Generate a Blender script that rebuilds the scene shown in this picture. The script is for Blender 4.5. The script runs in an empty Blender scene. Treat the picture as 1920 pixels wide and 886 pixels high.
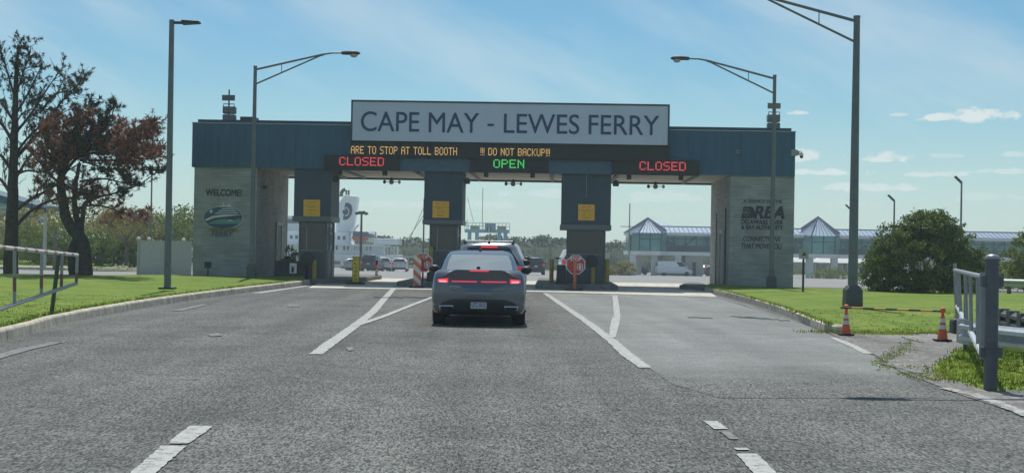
import bpy, math, random
from mathutils import Vector, Matrix
random.seed(11)
R = math.radians
S = bpy.context.scene
COL = S.collection

# ------------------------------------------------------------------ camera
F, CX, CY, EYE = 2700.0, 960.0, 443.0, 1.5
ROT = Matrix.Rotation(R(-1.095), 3, 'Z') @ Matrix.Rotation(R(90.507), 3, 'X') @ Matrix.Rotation(R(1.0), 3, 'Z')
CAM = Vector((0, 0, EYE))
cd = bpy.data.cameras.new('camera'); cam = bpy.data.objects.new('camera', cd); COL.objects.link(cam)
cam.matrix_world = Matrix.Translation(CAM) @ ROT.to_4x4()
cd.sensor_width = 36; cd.lens = 36 * F / 1920; cd.clip_start = 0.1; cd.clip_end = 6000
S.camera = cam

# ------------------------------------------------------------------ light
SUN_EL, SUN_AZ = 63, -3          # sun ahead of the camera, a touch left
EXPOSURE = 0.0
SKY_STRENGTH = 0.10
SUN_STRENGTH = 4.0
HAZE = 0.0006
sd = bpy.data.lights.new('sun', 'SUN'); sd.energy = SUN_STRENGTH; sd.angle = R(0.53); sd.color = (1, .95, .87)
sun = bpy.data.objects.new('sun', sd); COL.objects.link(sun)
sdir = Vector((math.sin(R(SUN_AZ)) * math.cos(R(SUN_EL)), math.cos(R(SUN_AZ)) * math.cos(R(SUN_EL)), math.sin(R(SUN_EL))))
sun.rotation_euler = sdir.to_track_quat('Z', 'Y').to_euler()
S.view_settings.view_transform = 'Standard'; S.view_settings.look = 'None'
S.view_settings.exposure = EXPOSURE; S.view_settings.gamma = 1
S.cycles.max_bounces = 6; S.cycles.diffuse_bounces = 3; S.cycles.glossy_bounces = 3
S.cycles.transmission_bounces = 4; S.cycles.transparent_max_bounces = 6; S.cycles.volume_bounces = 1
S.cycles.use_denoising = True; S.cycles.caustics_reflective = False; S.cycles.caustics_refractive = False

def px_dir(px, py): return (ROT @ Vector((px - CX, CY - py, -F))).normalized()

# world: Nishita sky with thin cirrus and a few small cumulus puffs, all by direction
wd = bpy.data.worlds.new('World'); S.world = wd; wd.use_nodes = True
nt = wd.node_tree; nt.nodes.clear(); N, L = nt.nodes, nt.links
def wm(op, a, b=None, c=None, clamp=False):
    n = N.new('ShaderNodeMath'); n.operation = op; n.use_clamp = clamp
    for i, x in enumerate((a, b, c)):
        if x is None: continue
        if isinstance(x, (int, float)): n.inputs[i].default_value = x
        else: L.new(x, n.inputs[i])
    return n.outputs[0]
sky = N.new('ShaderNodeTexSky'); sky.sky_type = 'NISHITA'; sky.sun_disc = False
sky.sun_elevation = R(SUN_EL); sky.sun_rotation = R(SUN_AZ); sky.altitude = 0
sky.air_density = 1.0; sky.dust_density = .4; sky.ozone_density = 1.6
tc = N.new('ShaderNodeTexCoord'); sp = N.new('ShaderNodeSeparateXYZ'); L.new(tc.outputs['Generated'], sp.inputs[0])
az = wm('ARCTAN2', sp.outputs[0], sp.outputs[1]); el = wm('ARCSINE', sp.outputs[2])
azd, eld = wm('MULTIPLY', az, 57.2958), wm('MULTIPLY', el, 57.2958)     # degrees
def wnoise(sx, sy, detail, rough=.55, rot=0, off=(0, 0)):
    cmb = N.new('ShaderNodeCombineXYZ')
    ca, sa = math.cos(rot), math.sin(rot)
    xr = wm('ADD', wm('MULTIPLY', azd, ca * sx), wm('MULTIPLY', eld, sa * sx))
    yr = wm('ADD', wm('MULTIPLY', azd, -sa * sy), wm('MULTIPLY', eld, ca * sy))
    L.new(wm('ADD', xr, off[0]), cmb.inputs[0]); L.new(wm('ADD', yr, off[1]), cmb.inputs[1])
    n = N.new('ShaderNodeTexNoise'); n.inputs['Scale'].default_value = 1; n.inputs['Detail'].default_value = detail
    n.inputs['Roughness'].default_value = rough; L.new(cmb.outputs[0], n.inputs[0]); return n.outputs[0]
def ramp(x, lo, hi):
    m = N.new('ShaderNodeMapRange'); m.interpolation_type = 'SMOOTHSTEP'
    m.inputs[1].default_value = lo; m.inputs[2].default_value = hi; L.new(x, m.inputs[0]); return m.outputs[0]
cir = wm('MULTIPLY', ramp(wnoise(.05, .19, 4, .6, R(-24), (3.3, 8)), .36, .74), .44)
lowv = wm('MULTIPLY', ramp(eld, 8.5, -1), .50)                              # pale band of far cloud near the horizon
n_edge = wnoise(.9, 1.5, 5, .62); n_edge2 = wnoise(2.6, 3.4, 4, .6)
cum = None
for (cx, cy, w, h, k) in [(1765, 222, 52, 11, 1), (1840, 219, 62, 19, 1), (1660, 296, 62, 15, .85), (1506, 292, 36, 22, .8), (1775, 292, 40, 7, .5),
                          (1530, 324, 110, 9, .85), (1640, 353, 125, 12, .75), (1745, 328, 85, 9, .75), (1492, 212, 24, 7, .8), (1880, 322, 70, 9, .65),
                          (740, 385, 120, 12, .6), (920, 385, 100, 14, .6), (1010, 365, 100, 12, .6), (1240, 372, 90, 16, .6), (1898, 290, 28, 9, .6), (1685, 216, 20, 5, .6), (1600, 385, 90, 12, .5), (1870, 372, 100, 12, .55)]:
    d = px_dir(cx, cy); a0 = math.degrees(math.atan2(d.x, d.y)); e0 = math.degrees(math.asin(d.z))
    wa, we = math.degrees(w / F), math.degrees(h / F)
    dx = wm('DIVIDE', wm('SUBTRACT', azd, a0), wa)
    dy = wm('DIVIDE', wm('SUBTRACT', eld, e0), we)
    dy = wm('MAXIMUM', dy, wm('MULTIPLY', dy, -1.7))                        # flatter base than top
    r2 = wm('ADD', wm('MULTIPLY', dx, dx), wm('MULTIPLY', dy, dy))
    fld = wm('ADD', r2, wm('MULTIPLY', wm('SUBTRACT', wm('ADD', wm('MULTIPLY', n_edge, 1.5), wm('MULTIPLY', n_edge2, .7)), 1.1), 2.3))
    mk = wm('MULTIPLY', ramp(fld, 1.15, .1), k)
    cum = mk if cum is None else wm('MAXIMUM', cum, mk)
cloud = wm('MAXIMUM', wm('MAXIMUM', cir, cum), lowv)
mix = N.new('ShaderNodeMix'); mix.data_type = 'RGBA'; L.new(wm('MINIMUM', cloud, .92), mix.inputs[0])
hs = N.new('ShaderNodeMix'); hs.data_type = 'RGBA'; hs.blend_type = 'MULTIPLY'; hs.inputs[0].default_value = 1
L.new(sky.outputs[0], hs.inputs[6]); hs.inputs[7].default_value = (.55, .83, .915, 1)
L.new(hs.outputs[2], mix.inputs[6]); mix.inputs[7].default_value = (7.4, 8.1, 8.0, 1)
bg = N.new('ShaderNodeBackground'); bg.inputs[1].default_value = SKY_STRENGTH; L.new(mix.outputs[2], bg.inputs[0])
wo = N.new('ShaderNodeOutputWorld'); L.new(bg.outputs[0], wo.inputs[0])

# ------------------------------------------------------------------ placing helpers
def gz(y): return 0.0 if y < 68 else -0.0135 * (min(y, 215) - 68)   # the lot falls away gently beyond the plaza
def ray(px, py): return ROT @ Vector((px - CX, CY - py, -F))
def at(px, py, Y): d = ray(px, py); return CAM + d * (Y / d.y)
def gnd(px, py, z=0.0):
    d = ray(px, py); return CAM + d * ((z - EYE) / d.z)
def lot(px, py):                                                     # ground point with the slope beyond the plaza
    d = ray(px, py); y = 60.0
    for _ in range(60):
        z = gz(y); y = (z - EYE) / d.z * d.y
        y = min(max(y, 10), 400)
    return Vector((CAM.x + d.x * y / d.y, y, gz(y)))
TH = R(2.7); PO = Vector((0, 57, 0))                                 # the plaza's frame: u along its front, v into its depth
PU, PV = Vector((math.cos(TH), -math.sin(TH), 0)), Vector((math.sin(TH), math.cos(TH), 0))
def pf(px, py, v=0.0):
    d = ray(px, py); t = (v - (CAM - PO).dot(PV)) / d.dot(PV); p = CAM + d * t - PO
    return p.dot(PU), p.z
def pl(u, v, z): return PO + PU * u + PV * v + Vector((0, 0, z))

# ------------------------------------------------------------------ materials
MATS = {}
def mat(name, col, rough=.6, metal=0, var=.0, scale=6.0, bump=0, bscale=None, emit=None, estr=0, island=0, coat=0, spec=.5, stretch=None, col2=None, lo=.35, hi=.65):
    if name in MATS: return MATS[name]
    m = bpy.data.materials.new(name); m.use_nodes = True; t = m.node_tree; b = t.nodes['Principled BSDF']
    b.inputs['Base Color'].default_value = (*col, 1); b.inputs['Roughness'].default_value = rough; b.inputs['Metallic'].default_value = metal
    b.inputs['Specular IOR Level'].default_value = spec
    if coat: b.inputs['Coat Weight'].default_value = coat; b.inputs['Coat Roughness'].default_value = .05
    if emit: b.inputs['Emission Color'].default_value = (*emit, 1); b.inputs['Emission Strength'].default_value = estr
    co = t.nodes.new('ShaderNodeTexCoord').outputs['Object']
    if stretch:
        mp = t.nodes.new('ShaderNodeMapping'); mp.inputs['Scale'].default_value = stretch; t.links.new(co, mp.inputs[0]); co = mp.outputs[0]
    cur = None
    if var or col2:
        n = t.nodes.new('ShaderNodeTexNoise'); n.inputs['Scale'].default_value = scale; n.inputs['Detail'].default_value = 5; n.inputs['Roughness'].default_value = .62
        t.links.new(co, n.inputs[0])
        mr = t.nodes.new('ShaderNodeMapRange'); mr.inputs[1].default_value = lo; mr.inputs[2].default_value = hi; t.links.new(n.outputs[0], mr.inputs[0])
        mx = t.nodes.new('ShaderNodeMix'); mx.data_type = 'RGBA'; t.links.new(mr.outputs[0], mx.inputs[0])
        a = tuple(c * (1 - var) for c in col); z = tuple(min(1, c * (1 + var)) for c in (col2 or col))
        mx.inputs[6].default_value = (*a, 1); mx.inputs[7].default_value = (*z, 1); cur = mx.outputs[2]
        t.links.new(cur, b.inputs['Base Color'])
    if island:
        g = t.nodes.new('ShaderNodeNewGeometry'); mr = t.nodes.new('ShaderNodeMapRange'); t.links.new(g.outputs['Random Per Island'], mr.inputs[0])
        mr.inputs[3].default_value = 1 - island; mr.inputs[4].default_value = 1 + island
        mx = t.nodes.new('ShaderNodeMix'); mx.data_type = 'RGBA'; mx.blend_type = 'MULTIPLY'; mx.inputs[0].default_value = 1
        if cur: t.links.new(cur, mx.inputs[6])
        else: mx.inputs[6].default_value = (*col, 1)
        t.links.new(mr.outputs[0], mx.inputs[7]); t.links.new(mx.outputs[2], b.inputs['Base Color'])
    if bump:
        n = t.nodes.new('ShaderNodeTexNoise'); n.inputs['Scale'].default_value = bscale or scale; n.inputs['Detail'].default_value = 4; t.links.new(co, n.inputs[0])
        bp = t.nodes.new('ShaderNodeBump'); bp.inputs['Strength'].default_value = bump; bp.inputs['Distance'].default_value = .02
        t.links.new(n.outputs[0], bp.inputs['Height']); t.links.new(bp.outputs[0], b.inputs['Normal'])
    MATS[name] = m; return m

def asphalt(name, *layers, fade=None):
    """layers: (dark, light, tint, stone scale, patch, contrast); with two layers the second takes over towards the near end (fade = y0, y1)"""
    m = bpy.data.materials.new(name); m.use_nodes = True; t = m.node_tree; b = t.nodes['Principled BSDF']; l = t.links
    co = t.nodes.new('ShaderNodeTexCoord').outputs['Object']
    def noise(sc, det, ro, vec=None):
        n = t.nodes.new('ShaderNodeTexNoise'); n.inputs['Scale'].default_value = sc; n.inputs['Detail'].default_value = det; n.inputs['Roughness'].default_value = ro
        l.new(vec or co, n.inputs[0]); return n.outputs[0]
    def mr(x, a, c, d=0, e=1):
        n = t.nodes.new('ShaderNodeMapRange'); n.inputs[1].default_value = a; n.inputs[2].default_value = c; n.inputs[3].default_value = d; n.inputs[4].default_value = e; l.new(x, n.inputs[0]); return n.outputs[0]
    def mul(x, y):
        n = t.nodes.new('ShaderNodeMath'); n.operation = 'MULTIPLY'; l.new(x, n.inputs[0]); l.new(y, n.inputs[1]); return n.outputs[0]
    def net(dark, light, tint, sp_scale, patch, ctr):
        ms = t.nodes.new('ShaderNodeMapping'); ms.inputs['Scale'].default_value = (1, .24, 1); l.new(co, ms.inputs[0])
        v = t.nodes.new('ShaderNodeTexVoronoi'); v.inputs['Scale'].default_value = sp_scale; l.new(ms.outputs[0], v.inputs[0])
        vc = t.nodes.new('ShaderNodeSeparateColor'); l.new(v.outputs['Color'], vc.inputs[0])
        st = mr(vc.outputs[0], 0, 1, 1 - .55 * ctr, 1 + .62 * ctr)                     # each stone of the aggregate its own grey
        fine = mr(noise(sp_scale * .5, 4, .75, ms.outputs[0]), .3, .7, 1 - .38 * ctr, 1 + .38 * ctr)
        big = mr(noise(.35, 5, .6), .3, .7, 1 - patch * .55, 1 + patch * .55)
        mid = mr(noise(1.7, 4, .65), .3, .7, 1 - patch * .4, 1 + patch * .4)
        mp = t.nodes.new('ShaderNodeMapping'); mp.inputs['Scale'].default_value = (1.1, .05, 1); l.new(co, mp.inputs[0])
        track = mr(noise(1.0, 3, .5, mp.outputs[0]), .3, .7, 1 - patch * .6, 1 + patch * .6)   # wheel tracks along the lane
        drip = mr(noise(2.6, 2, .4), .66, .72, 1, 1 - patch * .55)                              # oil spots
        val = mul(mul(mul(st, fine), mul(big, track)), mul(mid, drip))
        mx = t.nodes.new('ShaderNodeMix'); mx.data_type = 'RGBA'; l.new(mr(val, .2, 2.0), mx.inputs[0])
        mx.inputs[6].default_value = (*[dark * c for c in tint], 1); mx.inputs[7].default_value = (*[light * c for c in tint], 1)
        return mx.outputs[2], v.outputs['Distance']
    col, dist = net(*layers[0])
    if fade:
        col2, _ = net(*layers[1]); sx = t.nodes.new('ShaderNodeSeparateXYZ'); l.new(co, sx.inputs[0])
        a = t.nodes.new('ShaderNodeMath'); a.operation = 'MULTIPLY_ADD'; l.new(noise(.8, 5, .7), a.inputs[0]); a.inputs[1].default_value = 5.0; l.new(sx.outputs[1], a.inputs[2])
        f = mr(a.outputs[0], fade[0] + 2.5, fade[1] + 2.5); mx = t.nodes.new('ShaderNodeMix'); mx.data_type = 'RGBA'; l.new(f, mx.inputs[0]); l.new(col2, mx.inputs[6]); l.new(col, mx.inputs[7]); col = mx.outputs[2]
    l.new(col, b.inputs['Base Color']); b.inputs['Roughness'].default_value = .88; b.inputs['Specular IOR Level'].default_value = .25
    bp = t.nodes.new('ShaderNodeBump'); bp.inputs['Strength'].default_value = .3; bp.inputs['Distance'].default_value = .006
    l.new(dist, bp.inputs['Height']); l.new(bp.outputs[0], b.inputs['Normal'])
    return m
ROADL = (.018, .25, (.985, 1.0, .935), 80, .36, 1.2)
M_ROAD = asphalt('asphalt_aggregate', ROADL)
M_PATCH = asphalt('asphalt_smooth', (.12, .36, (.96, 1.0, .955), 60, .42, .5), ROADL, fade=(16.2, 19.6))
M_LOT = asphalt('asphalt_bleached', (.20, .36, (1.0, .99, .95), 30, .3, .3))
M_DRIVE = asphalt('asphalt_broken', (.08, .34, (1.03, 1.0, .93), 34, .6, .7))

def worn(name, col, under, lo=.40, hi=.47, scale=14):
    m = bpy.data.materials.new(name); m.use_nodes = True; t = m.node_tree; b = t.nodes['Principled BSDF']; l = t.links
    co = t.nodes.new('ShaderNodeTexCoord').outputs['Object']
    n = t.nodes.new('ShaderNodeTexNoise'); n.inputs['Scale'].default_value = scale; n.inputs['Detail'].default_value = 8; n.inputs['Roughness'].default_value = .75; l.new(co, n.inputs[0])
    r = t.nodes.new('ShaderNodeMapRange'); r.inputs[1].default_value = lo; r.inputs[2].default_value = hi; l.new(n.outputs[0], r.inputs[0])
    x = t.nodes.new('ShaderNodeMix'); x.data_type = 'RGBA'; l.new(r.outputs[0], x.inputs[0]); x.inputs[6].default_value = (*under, 1); x.inputs[7].default_value = (*col, 1)
    l.new(x.outputs[2], b.inputs['Base Color']); b.inputs['Roughness'].default_value = .8
    MATS[name] = m; return m
M_PAINT = worn('road_paint', (.43, .44, .415), (.15, .15, .145), .37, .50, 11)
M_PAINT_OLD = worn('road_paint_faded', (.25, .25, .24), (.13, .135, .13), .46, .62, 9)

def lawn_mat(name):
    m = bpy.data.materials.new(name); m.use_nodes = True; t = m.node_tree; b = t.nodes['Principled BSDF']; l = t.links
    co = t.nodes.new('ShaderNodeTexCoord').outputs['Object']
    def nz(sc, det=5):
        n = t.nodes.new('ShaderNodeTexNoise'); n.inputs['Scale'].default_value = sc; n.inputs['Detail'].default_value = det; n.inputs['Roughness'].default_value = .7; l.new(co, n.inputs[0]); return n.outputs[0]
    def mixc(f, a, c):
        x = t.nodes.new('ShaderNodeMix'); x.data_type = 'RGBA'
        r = t.nodes.new('ShaderNodeMapRange'); r.inputs[1].default_value = .36; r.inputs[2].default_value = .64; l.new(f, r.inputs[0]); l.new(r.outputs[0], x.inputs[0])
        for i, q in ((6, a), (7, c)):
            if isinstance(q, tuple): x.inputs[i].default_value = (*q, 1)
            else: l.new(q, x.inputs[i])
        return x.outputs[2]
    c1 = mixc(nz(.55, 6), (.08, .165, .022), (.26, .295, .065))
    c2 = mixc(nz(9), (.065, .135, .018), (.215, .295, .048))
    x = t.nodes.new('ShaderNodeMix'); x.data_type = 'RGBA'; x.inputs[0].default_value = .5; l.new(c1, x.inputs[6]); l.new(c2, x.inputs[7])
    l.new(x.outputs[2], b.inputs['Base Color']); b.inputs['Roughness'].default_value = .9; b.inputs['Specular IOR Level'].default_value = .1
    return m
M_LAWN = lawn_mat('lawn_turf')

def leafmat(name, col, col2=None, isl=.45, trans=.35, scale=1.2):
    m = mat(name, col, .75, var=.25, scale=scale, island=isl, spec=.2, col2=col2)
    t = m.node_tree; b = t.nodes['Principled BSDF']; out = t.nodes['Material Output']
    tr = t.nodes.new('ShaderNodeBsdfTranslucent'); ms = t.nodes.new('ShaderNodeMixShader'); ms.inputs[0].default_value = trans
    src = b.inputs['Base Color'].links[0].from_socket; t.links.new(src, tr.inputs[0])
    t.links.new(b.outputs[0], ms.inputs[1]); t.links.new(tr.outputs[0], ms.inputs[2]); t.links.new(ms.outputs[0], out.inputs[0]); return m
M_GRASS = leafmat('grass_blade', (.13, .22, .022), (.27, .32, .05), .5, .4, .8)

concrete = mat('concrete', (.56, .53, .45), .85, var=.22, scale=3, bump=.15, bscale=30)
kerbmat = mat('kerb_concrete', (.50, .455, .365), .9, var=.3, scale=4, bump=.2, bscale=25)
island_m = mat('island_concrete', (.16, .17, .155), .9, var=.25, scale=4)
steel = mat('galvanised_steel', (.36, .38, .38), .45, .6, var=.15, scale=5)
polemat = mat('pole_aluminium', (.14, .165, .17), .5, .3, var=.14, scale=2)
dark = mat('dark_metal', (.03, .034, .037), .5, .2)
rubber = mat('tyre_rubber', (.018, .018, .018), .85)
black = mat('black_plastic', (.015, .016, .017), .5)
white = mat('white_paint', (.75, .76, .75), .5, var=.05, scale=2)
blue = mat('blue_cladding', (.028, .102, .165), .45, .15, var=.10, scale=1.5, stretch=(3, 3, .4))
blue_p = mat('blue_panel', (.055, .115, .165), .5, var=.08)
slate = mat('slate_cladding', (.040, .068, .092), .5, var=.12, scale=1.5)
signgrey = mat('sign_face', (.50, .57, .68), .45, var=.03, scale=1)
navy = mat('navy_lettering', (.018, .055, .135), .5)
ledblack = mat('led_face', (.018, .022, .022), .55)
soffit_m = mat('soffit_panel', (.62, .60, .52), .7, var=.12, scale=1.2)
amber = mat('led_amber', (.3, .2, .05), emit=(.80, .50, .17), estr=1)
ledred = mat('led_red', (.3, .03, .03), emit=(.68, .07, .085), estr=1)
ledgreen = mat('led_green', (.03, .3, .05), emit=(.07, .62, .13), estr=1)
redlens = mat('brake_lamp', (.5, .02, .03), .2, emit=(.80, .055, .08), estr=1.0)
redlens_off = mat('tail_lamp', (.35, .02, .02), .2, emit=(1, .05, .06), estr=.25)
orange = mat('traffic_orange', (.72, .13, .045), .6, var=.1)
reflwhite = mat('reflective_white', (.72, .72, .70), .5, var=.06)
notice = mat('notice_orange', (.85, .46, .05), .6, var=.05)
yellow = mat('sign_yellow', (.75, .62, .03), .55)
bollard_y = mat('bollard_yellow', (.42, .29, .04), .6, var=.2)
stopred = mat('stop_red', (.42, .055, .045), .55, var=.1)
glassd = mat('dark_glass', (.02, .028, .03), .06, spec=.6)
glasst = mat('teal_glass', (.11, .27, .26), .2, spec=.28, var=.4, scale=.25)
vinyl = mat('vinyl_panel', (.62, .64, .58), .6, var=.05)
bark = mat('pine_bark', (.05, .045, .042), .95, var=.35, scale=6, bump=.5, bscale=14)
bark2 = mat('grey_bark', (.13, .115, .095), .95, var=.3, scale=5)
hullw = mat('ship_white', (.84, .88, .90), .5, var=.06, scale=.4)
shipgrey = mat('ship_window', (.10, .13, .15), .3)
lightblue = mat('portal_blue', (.22, .42, .52), .6, var=.1, scale=.6)
roofmetal = mat('standing_seam', (.22, .32, .44), .6, .1, var=.06, scale=.5)
seam = mat('roof_seam', (.07, .10, .15), .5, .2)
M_SHRUB = leafmat('shrub_leaf', (.12, .175, .035), (.22, .25, .055))
M_SHRUB2 = leafmat('shrub_leaf_olive', (.19, .195, .045), (.30, .26, .075))
M_BUSH = leafmat('bush_leaf', (.075, .12, .036), (.17, .22, .065), .5, .3)
M_HEDGE = leafmat('hedge_leaf', (.05, .078, .032), (.08, .11, .045), .25, .15, .15)
M_BROWN = leafmat('brown_needles', (.175, .078, .055), (.27, .12, .085), .45, .25)
M_DKGREEN = leafmat('dark_needles', (.030, .040, .026), (.065, .07, .035), .4, .2)
M_DEAD = leafmat('dead_needles', (.050, .032, .032), (.085, .05, .045), .5, .2)

def block_wall(name, c1, c2, mortar):
    m = bpy.data.materials.new(name); m.use_nodes = True; t = m.node_tree; b = t.nodes['Principled BSDF']; l = t.links
    co = t.nodes.new('ShaderNodeTexCoord').outputs['Object']; sx = t.nodes.new('ShaderNodeSeparateXYZ'); l.new(co, sx.inputs[0])
    ad = t.nodes.new('ShaderNodeMath'); ad.operation = 'ADD'; l.new(sx.outputs[0], ad.inputs[0]); l.new(sx.outputs[1], ad.inputs[1])
    cb = t.nodes.new('ShaderNodeCombineXYZ'); l.new(ad.outputs[0], cb.inputs[0]); l.new(sx.outputs[2], cb.inputs[1])
    br = t.nodes.new('ShaderNodeTexBrick'); l.new(cb.outputs[0], br.inputs[0]); br.inputs['Scale'].default_value = 1
    br.inputs['Brick Width'].default_value = .62; br.inputs['Row Height'].default_value = .10; br.inputs['Mortar Size'].default_value = .008; br.inputs['Bias'].default_value = -.1
    br.inputs['Color1'].default_value = (*c1, 1); br.inputs['Color2'].default_value = (*c2, 1); br.inputs['Mortar'].default_value = (*mortar, 1)
    n = t.nodes.new('ShaderNodeTexNoise'); n.inputs['Scale'].default_value = 1.1; n.inputs['Detail'].default_value = 6; l.new(co, n.inputs[0])
    mp = t.nodes.new('ShaderNodeMapping'); mp.inputs['Scale'].default_value = (1.2, 1.2, 14); l.new(co, mp.inputs[0])
    n2 = t.nodes.new('ShaderNodeTexNoise'); n2.inputs['Scale'].default_value = 1; n2.inputs['Detail'].default_value = 5; l.new(mp.outputs[0], n2.inputs[0])
    mm = t.nodes.new('ShaderNodeMath'); mm.operation = 'MULTIPLY'; l.new(n.outputs[0], mm.inputs[0]); l.new(n2.outputs[0], mm.inputs[1])
    r = t.nodes.new('ShaderNodeMapRange'); r.inputs[1].default_value = .14; r.inputs[2].default_value = .38; r.inputs[3].default_value = .80; r.inputs[4].default_value = 1.2; l.new(mm.outputs[0], r.inputs[0])
    x = t.nodes.new('ShaderNodeMix'); x.data_type = 'RGBA'; x.blend_type = 'MULTIPLY'; x.inputs[0].default_value = 1; l.new(br.outputs[0], x.inputs[6]); l.new(r.outputs[0], x.inputs[7])
    l.new(x.outputs[2], b.inputs['Base Color']); b.inputs['Roughness'].default_value = .9
    bp = t.nodes.new('ShaderNodeBump'); bp.inputs['Strength'].default_value = .5; bp.inputs['Distance'].default_value = .02; l.new(br.outputs[1], bp.inputs['Height']); bp.invert = True; l.new(bp.outputs[0], b.inputs['Normal'])
    return m
M_BLOCK = block_wall('split_face_block', (.36, .37, .36), (.315, .33, .325), (.27, .28, .275))
def stripes(name, c1, c2, freq, ax=(0, 1, 1), duty=.5):
    m = bpy.data.materials.new(name); m.use_nodes = True; t = m.node_tree; b = t.nodes['Principled BSDF']; l = t.links
    co = t.nodes.new('ShaderNodeTexCoord').outputs['Object']; d = t.nodes.new('ShaderNodeVectorMath'); d.operation = 'DOT_PRODUCT'; l.new(co, d.inputs[0]); d.inputs[1].default_value = ax
    a = t.nodes.new('ShaderNodeMath'); a.operation = 'MULTIPLY'; l.new(d.outputs['Value'], a.inputs[0]); a.inputs[1].default_value = freq
    f = t.nodes.new('ShaderNodeMath'); f.operation = 'FRACT'; l.new(a.outputs[0], f.inputs[0])
    g = t.nodes.new('ShaderNodeMath'); g.operation = 'GREATER_THAN'; l.new(f.outputs[0], g.inputs[0]); g.inputs[1].default_value = duty
    x = t.nodes.new('ShaderNodeMix'); x.data_type = 'RGBA'; l.new(g.outputs[0], x.inputs[0]); x.inputs[6].default_value = (*c1, 1); x.inputs[7].default_value = (*c2, 1)
    l.new(x.outputs[2], b.inputs['Base Color']); b.inputs['Roughness'].default_value = .6; return m

# ------------------------------------------------------------------ mesh helpers
class MB:
    def __init__(s): s.v, s.f = [], []
    def add(s, vs, fs):
        o = len(s.v); s.v += [tuple(p) for p in vs]; s.f += [tuple(i + o for i in f) for f in fs]; return s
    def box(s, x0, x1, y0, y1, z0, z1):
        return s.add([(x0, y0, z0), (x1, y0, z0), (x1, y1, z0), (x0, y1, z0), (x0, y0, z1), (x1, y0, z1), (x1, y1, z1), (x0, y1, z1)],
                     [(0, 3, 2, 1), (4, 5, 6, 7), (0, 1, 5, 4), (1, 2, 6, 5), (2, 3, 7, 6), (3, 0, 4, 7)])
    def obox(s, c, size, M=None):
        M = M or Matrix.Identity(3); c = Vector(c); a, b, d = (q / 2 for q in size)
        vs = [c + M @ Vector(p) for p in ((-a, -b, -d), (a, -b, -d), (a, b, -d), (-a, b, -d), (-a, -b, d), (a, -b, d), (a, b, d), (-a, b, d))]
        return s.add(vs, [(0, 3, 2, 1), (4, 5, 6, 7), (0, 1, 5, 4), (1, 2, 6, 5), (2, 3, 7, 6), (3, 0, 4, 7)])
    def tube(s, p0, p1, r0, r1=None, n=8, cap=True):
        p0, p1 = Vector(p0), Vector(p1); r1 = r0 if r1 is None else r1; d = p1 - p0
        if d.length < 1e-6: return s
        q = d.to_track_quat('Z', 'Y'); vs = []
        for p, r in ((p0, r0), (p1, r1)):
            vs += [p + q @ Vector((r * math.cos(2 * math.pi * i / n), r * math.sin(2 * math.pi * i / n), 0)) for i in range(n)]
        fs = [(i, (i + 1) % n, n + (i + 1) % n, n + i) for i in range(n)]
        if cap: fs += [tuple(range(n - 1, -1, -1)), tuple(range(n, 2 * n))]
        return s.add(vs, fs)
    def path(s, pts, r0, r1=None, n=8):
        r1 = r0 if r1 is None else r1; k = len(pts) - 1; rings = []
        for i, p in enumerate(pts):
            a = Vector(pts[max(i - 1, 0)]); b = Vector(pts[min(i + 1, k)]); d = (b - a).normalized(); r = r0 + (r1 - r0) * i / k
            if i == 0: ref = Vector((1, 0, 0)) if abs(d.x) < .8 else Vector((0, 1, 0))
            u = (ref - d * ref.dot(d)).normalized(); w = d.cross(u); ref = u
            rings.append([Vector(p) + (u * math.cos(2 * math.pi * j / n) + w * math.sin(2 * math.pi * j / n)) * r for j in range(n)])
        return s.loft(rings, True, True)
    def loft(s, rings, c0=False, c1=False, closed=True):
        n = len(rings[0]); vs = [p for r in rings for p in r]; fs = []
        for k in range(len(rings) - 1):
            for i in range(n if closed else n - 1):
                fs.append((k * n + i, k * n + (i + 1) % n, (k + 1) * n + (i + 1) % n, (k + 1) * n + i))
        if c0: fs.append(tuple(range(n - 1, -1, -1)))
        if c1: fs.append(tuple((len(rings) - 1) * n + i for i in range(n)))
        return s.add(vs, fs)
    def poly(s, pts): return s.add(pts, [tuple(range(len(pts)))])
    def prism(s, pts, ext):
        pts = [Vector(p) for p in pts]; e = Vector(ext); return s.loft([pts, [p + e for p in pts]], True, True)
    def sphere(s, c, rx, ry, rz, n=12, m=8):
        c = Vector(c); rings = []
        for j in range(m + 1):
            a = math.pi * (j / m - .5); a = max(min(a, math.pi / 2 - .02), -math.pi / 2 + .02)
            rings.append([c + Vector((rx * math.cos(a) * math.cos(2 * math.pi * i / n), ry * math.cos(a) * math.sin(2 * math.pi * i / n), rz * math.sin(a))) for i in range(n)])
        return s.loft(rings, True, True)
    def lathe(s, c, prof, n=16):
        c = Vector(c); return s.loft([[c + Vector((r * math.cos(2 * math.pi * i / n), r * math.sin(2 * math.pi * i / n), z)) for i in range(n)] for r, z in prof], True, True)
    def build(s, name, m, parent=None, smooth=False, bevel=0, label=None, seg=2):
        me = bpy.data.meshes.new(name); me.from_pydata(s.v, [], s.f); me.update()
        if smooth: me.polygons.foreach_set('use_smooth', [True] * len(me.polygons))
        me.materials.append(m); o = bpy.data.objects.new(name, me); COL.objects.link(o)
        if parent: o.parent = parent
        if bevel:
            b = o.modifiers.new('bevel', 'BEVEL'); b.width = bevel; b.segments = seg; b.limit_method = 'ANGLE'
        if label: o['label'] = label
        return o
def thing(name, label, cat, loc=(0, 0, 0), rz=0.0, group=None):
    o = bpy.data.objects.new(name, None); COL.objects.link(o); o.location = loc; o.rotation_euler = (0, 0, rz); o.empty_display_size = .2
    o['label'] = label; o['category'] = cat
    if group: o['group'] = group
    return o
def tag(o, label, cat, group=None):
    o['label'] = label; o['category'] = cat
    if group: o['group'] = group
    return o
def struct(o, kind='structure'): o['kind'] = kind; return o
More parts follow.
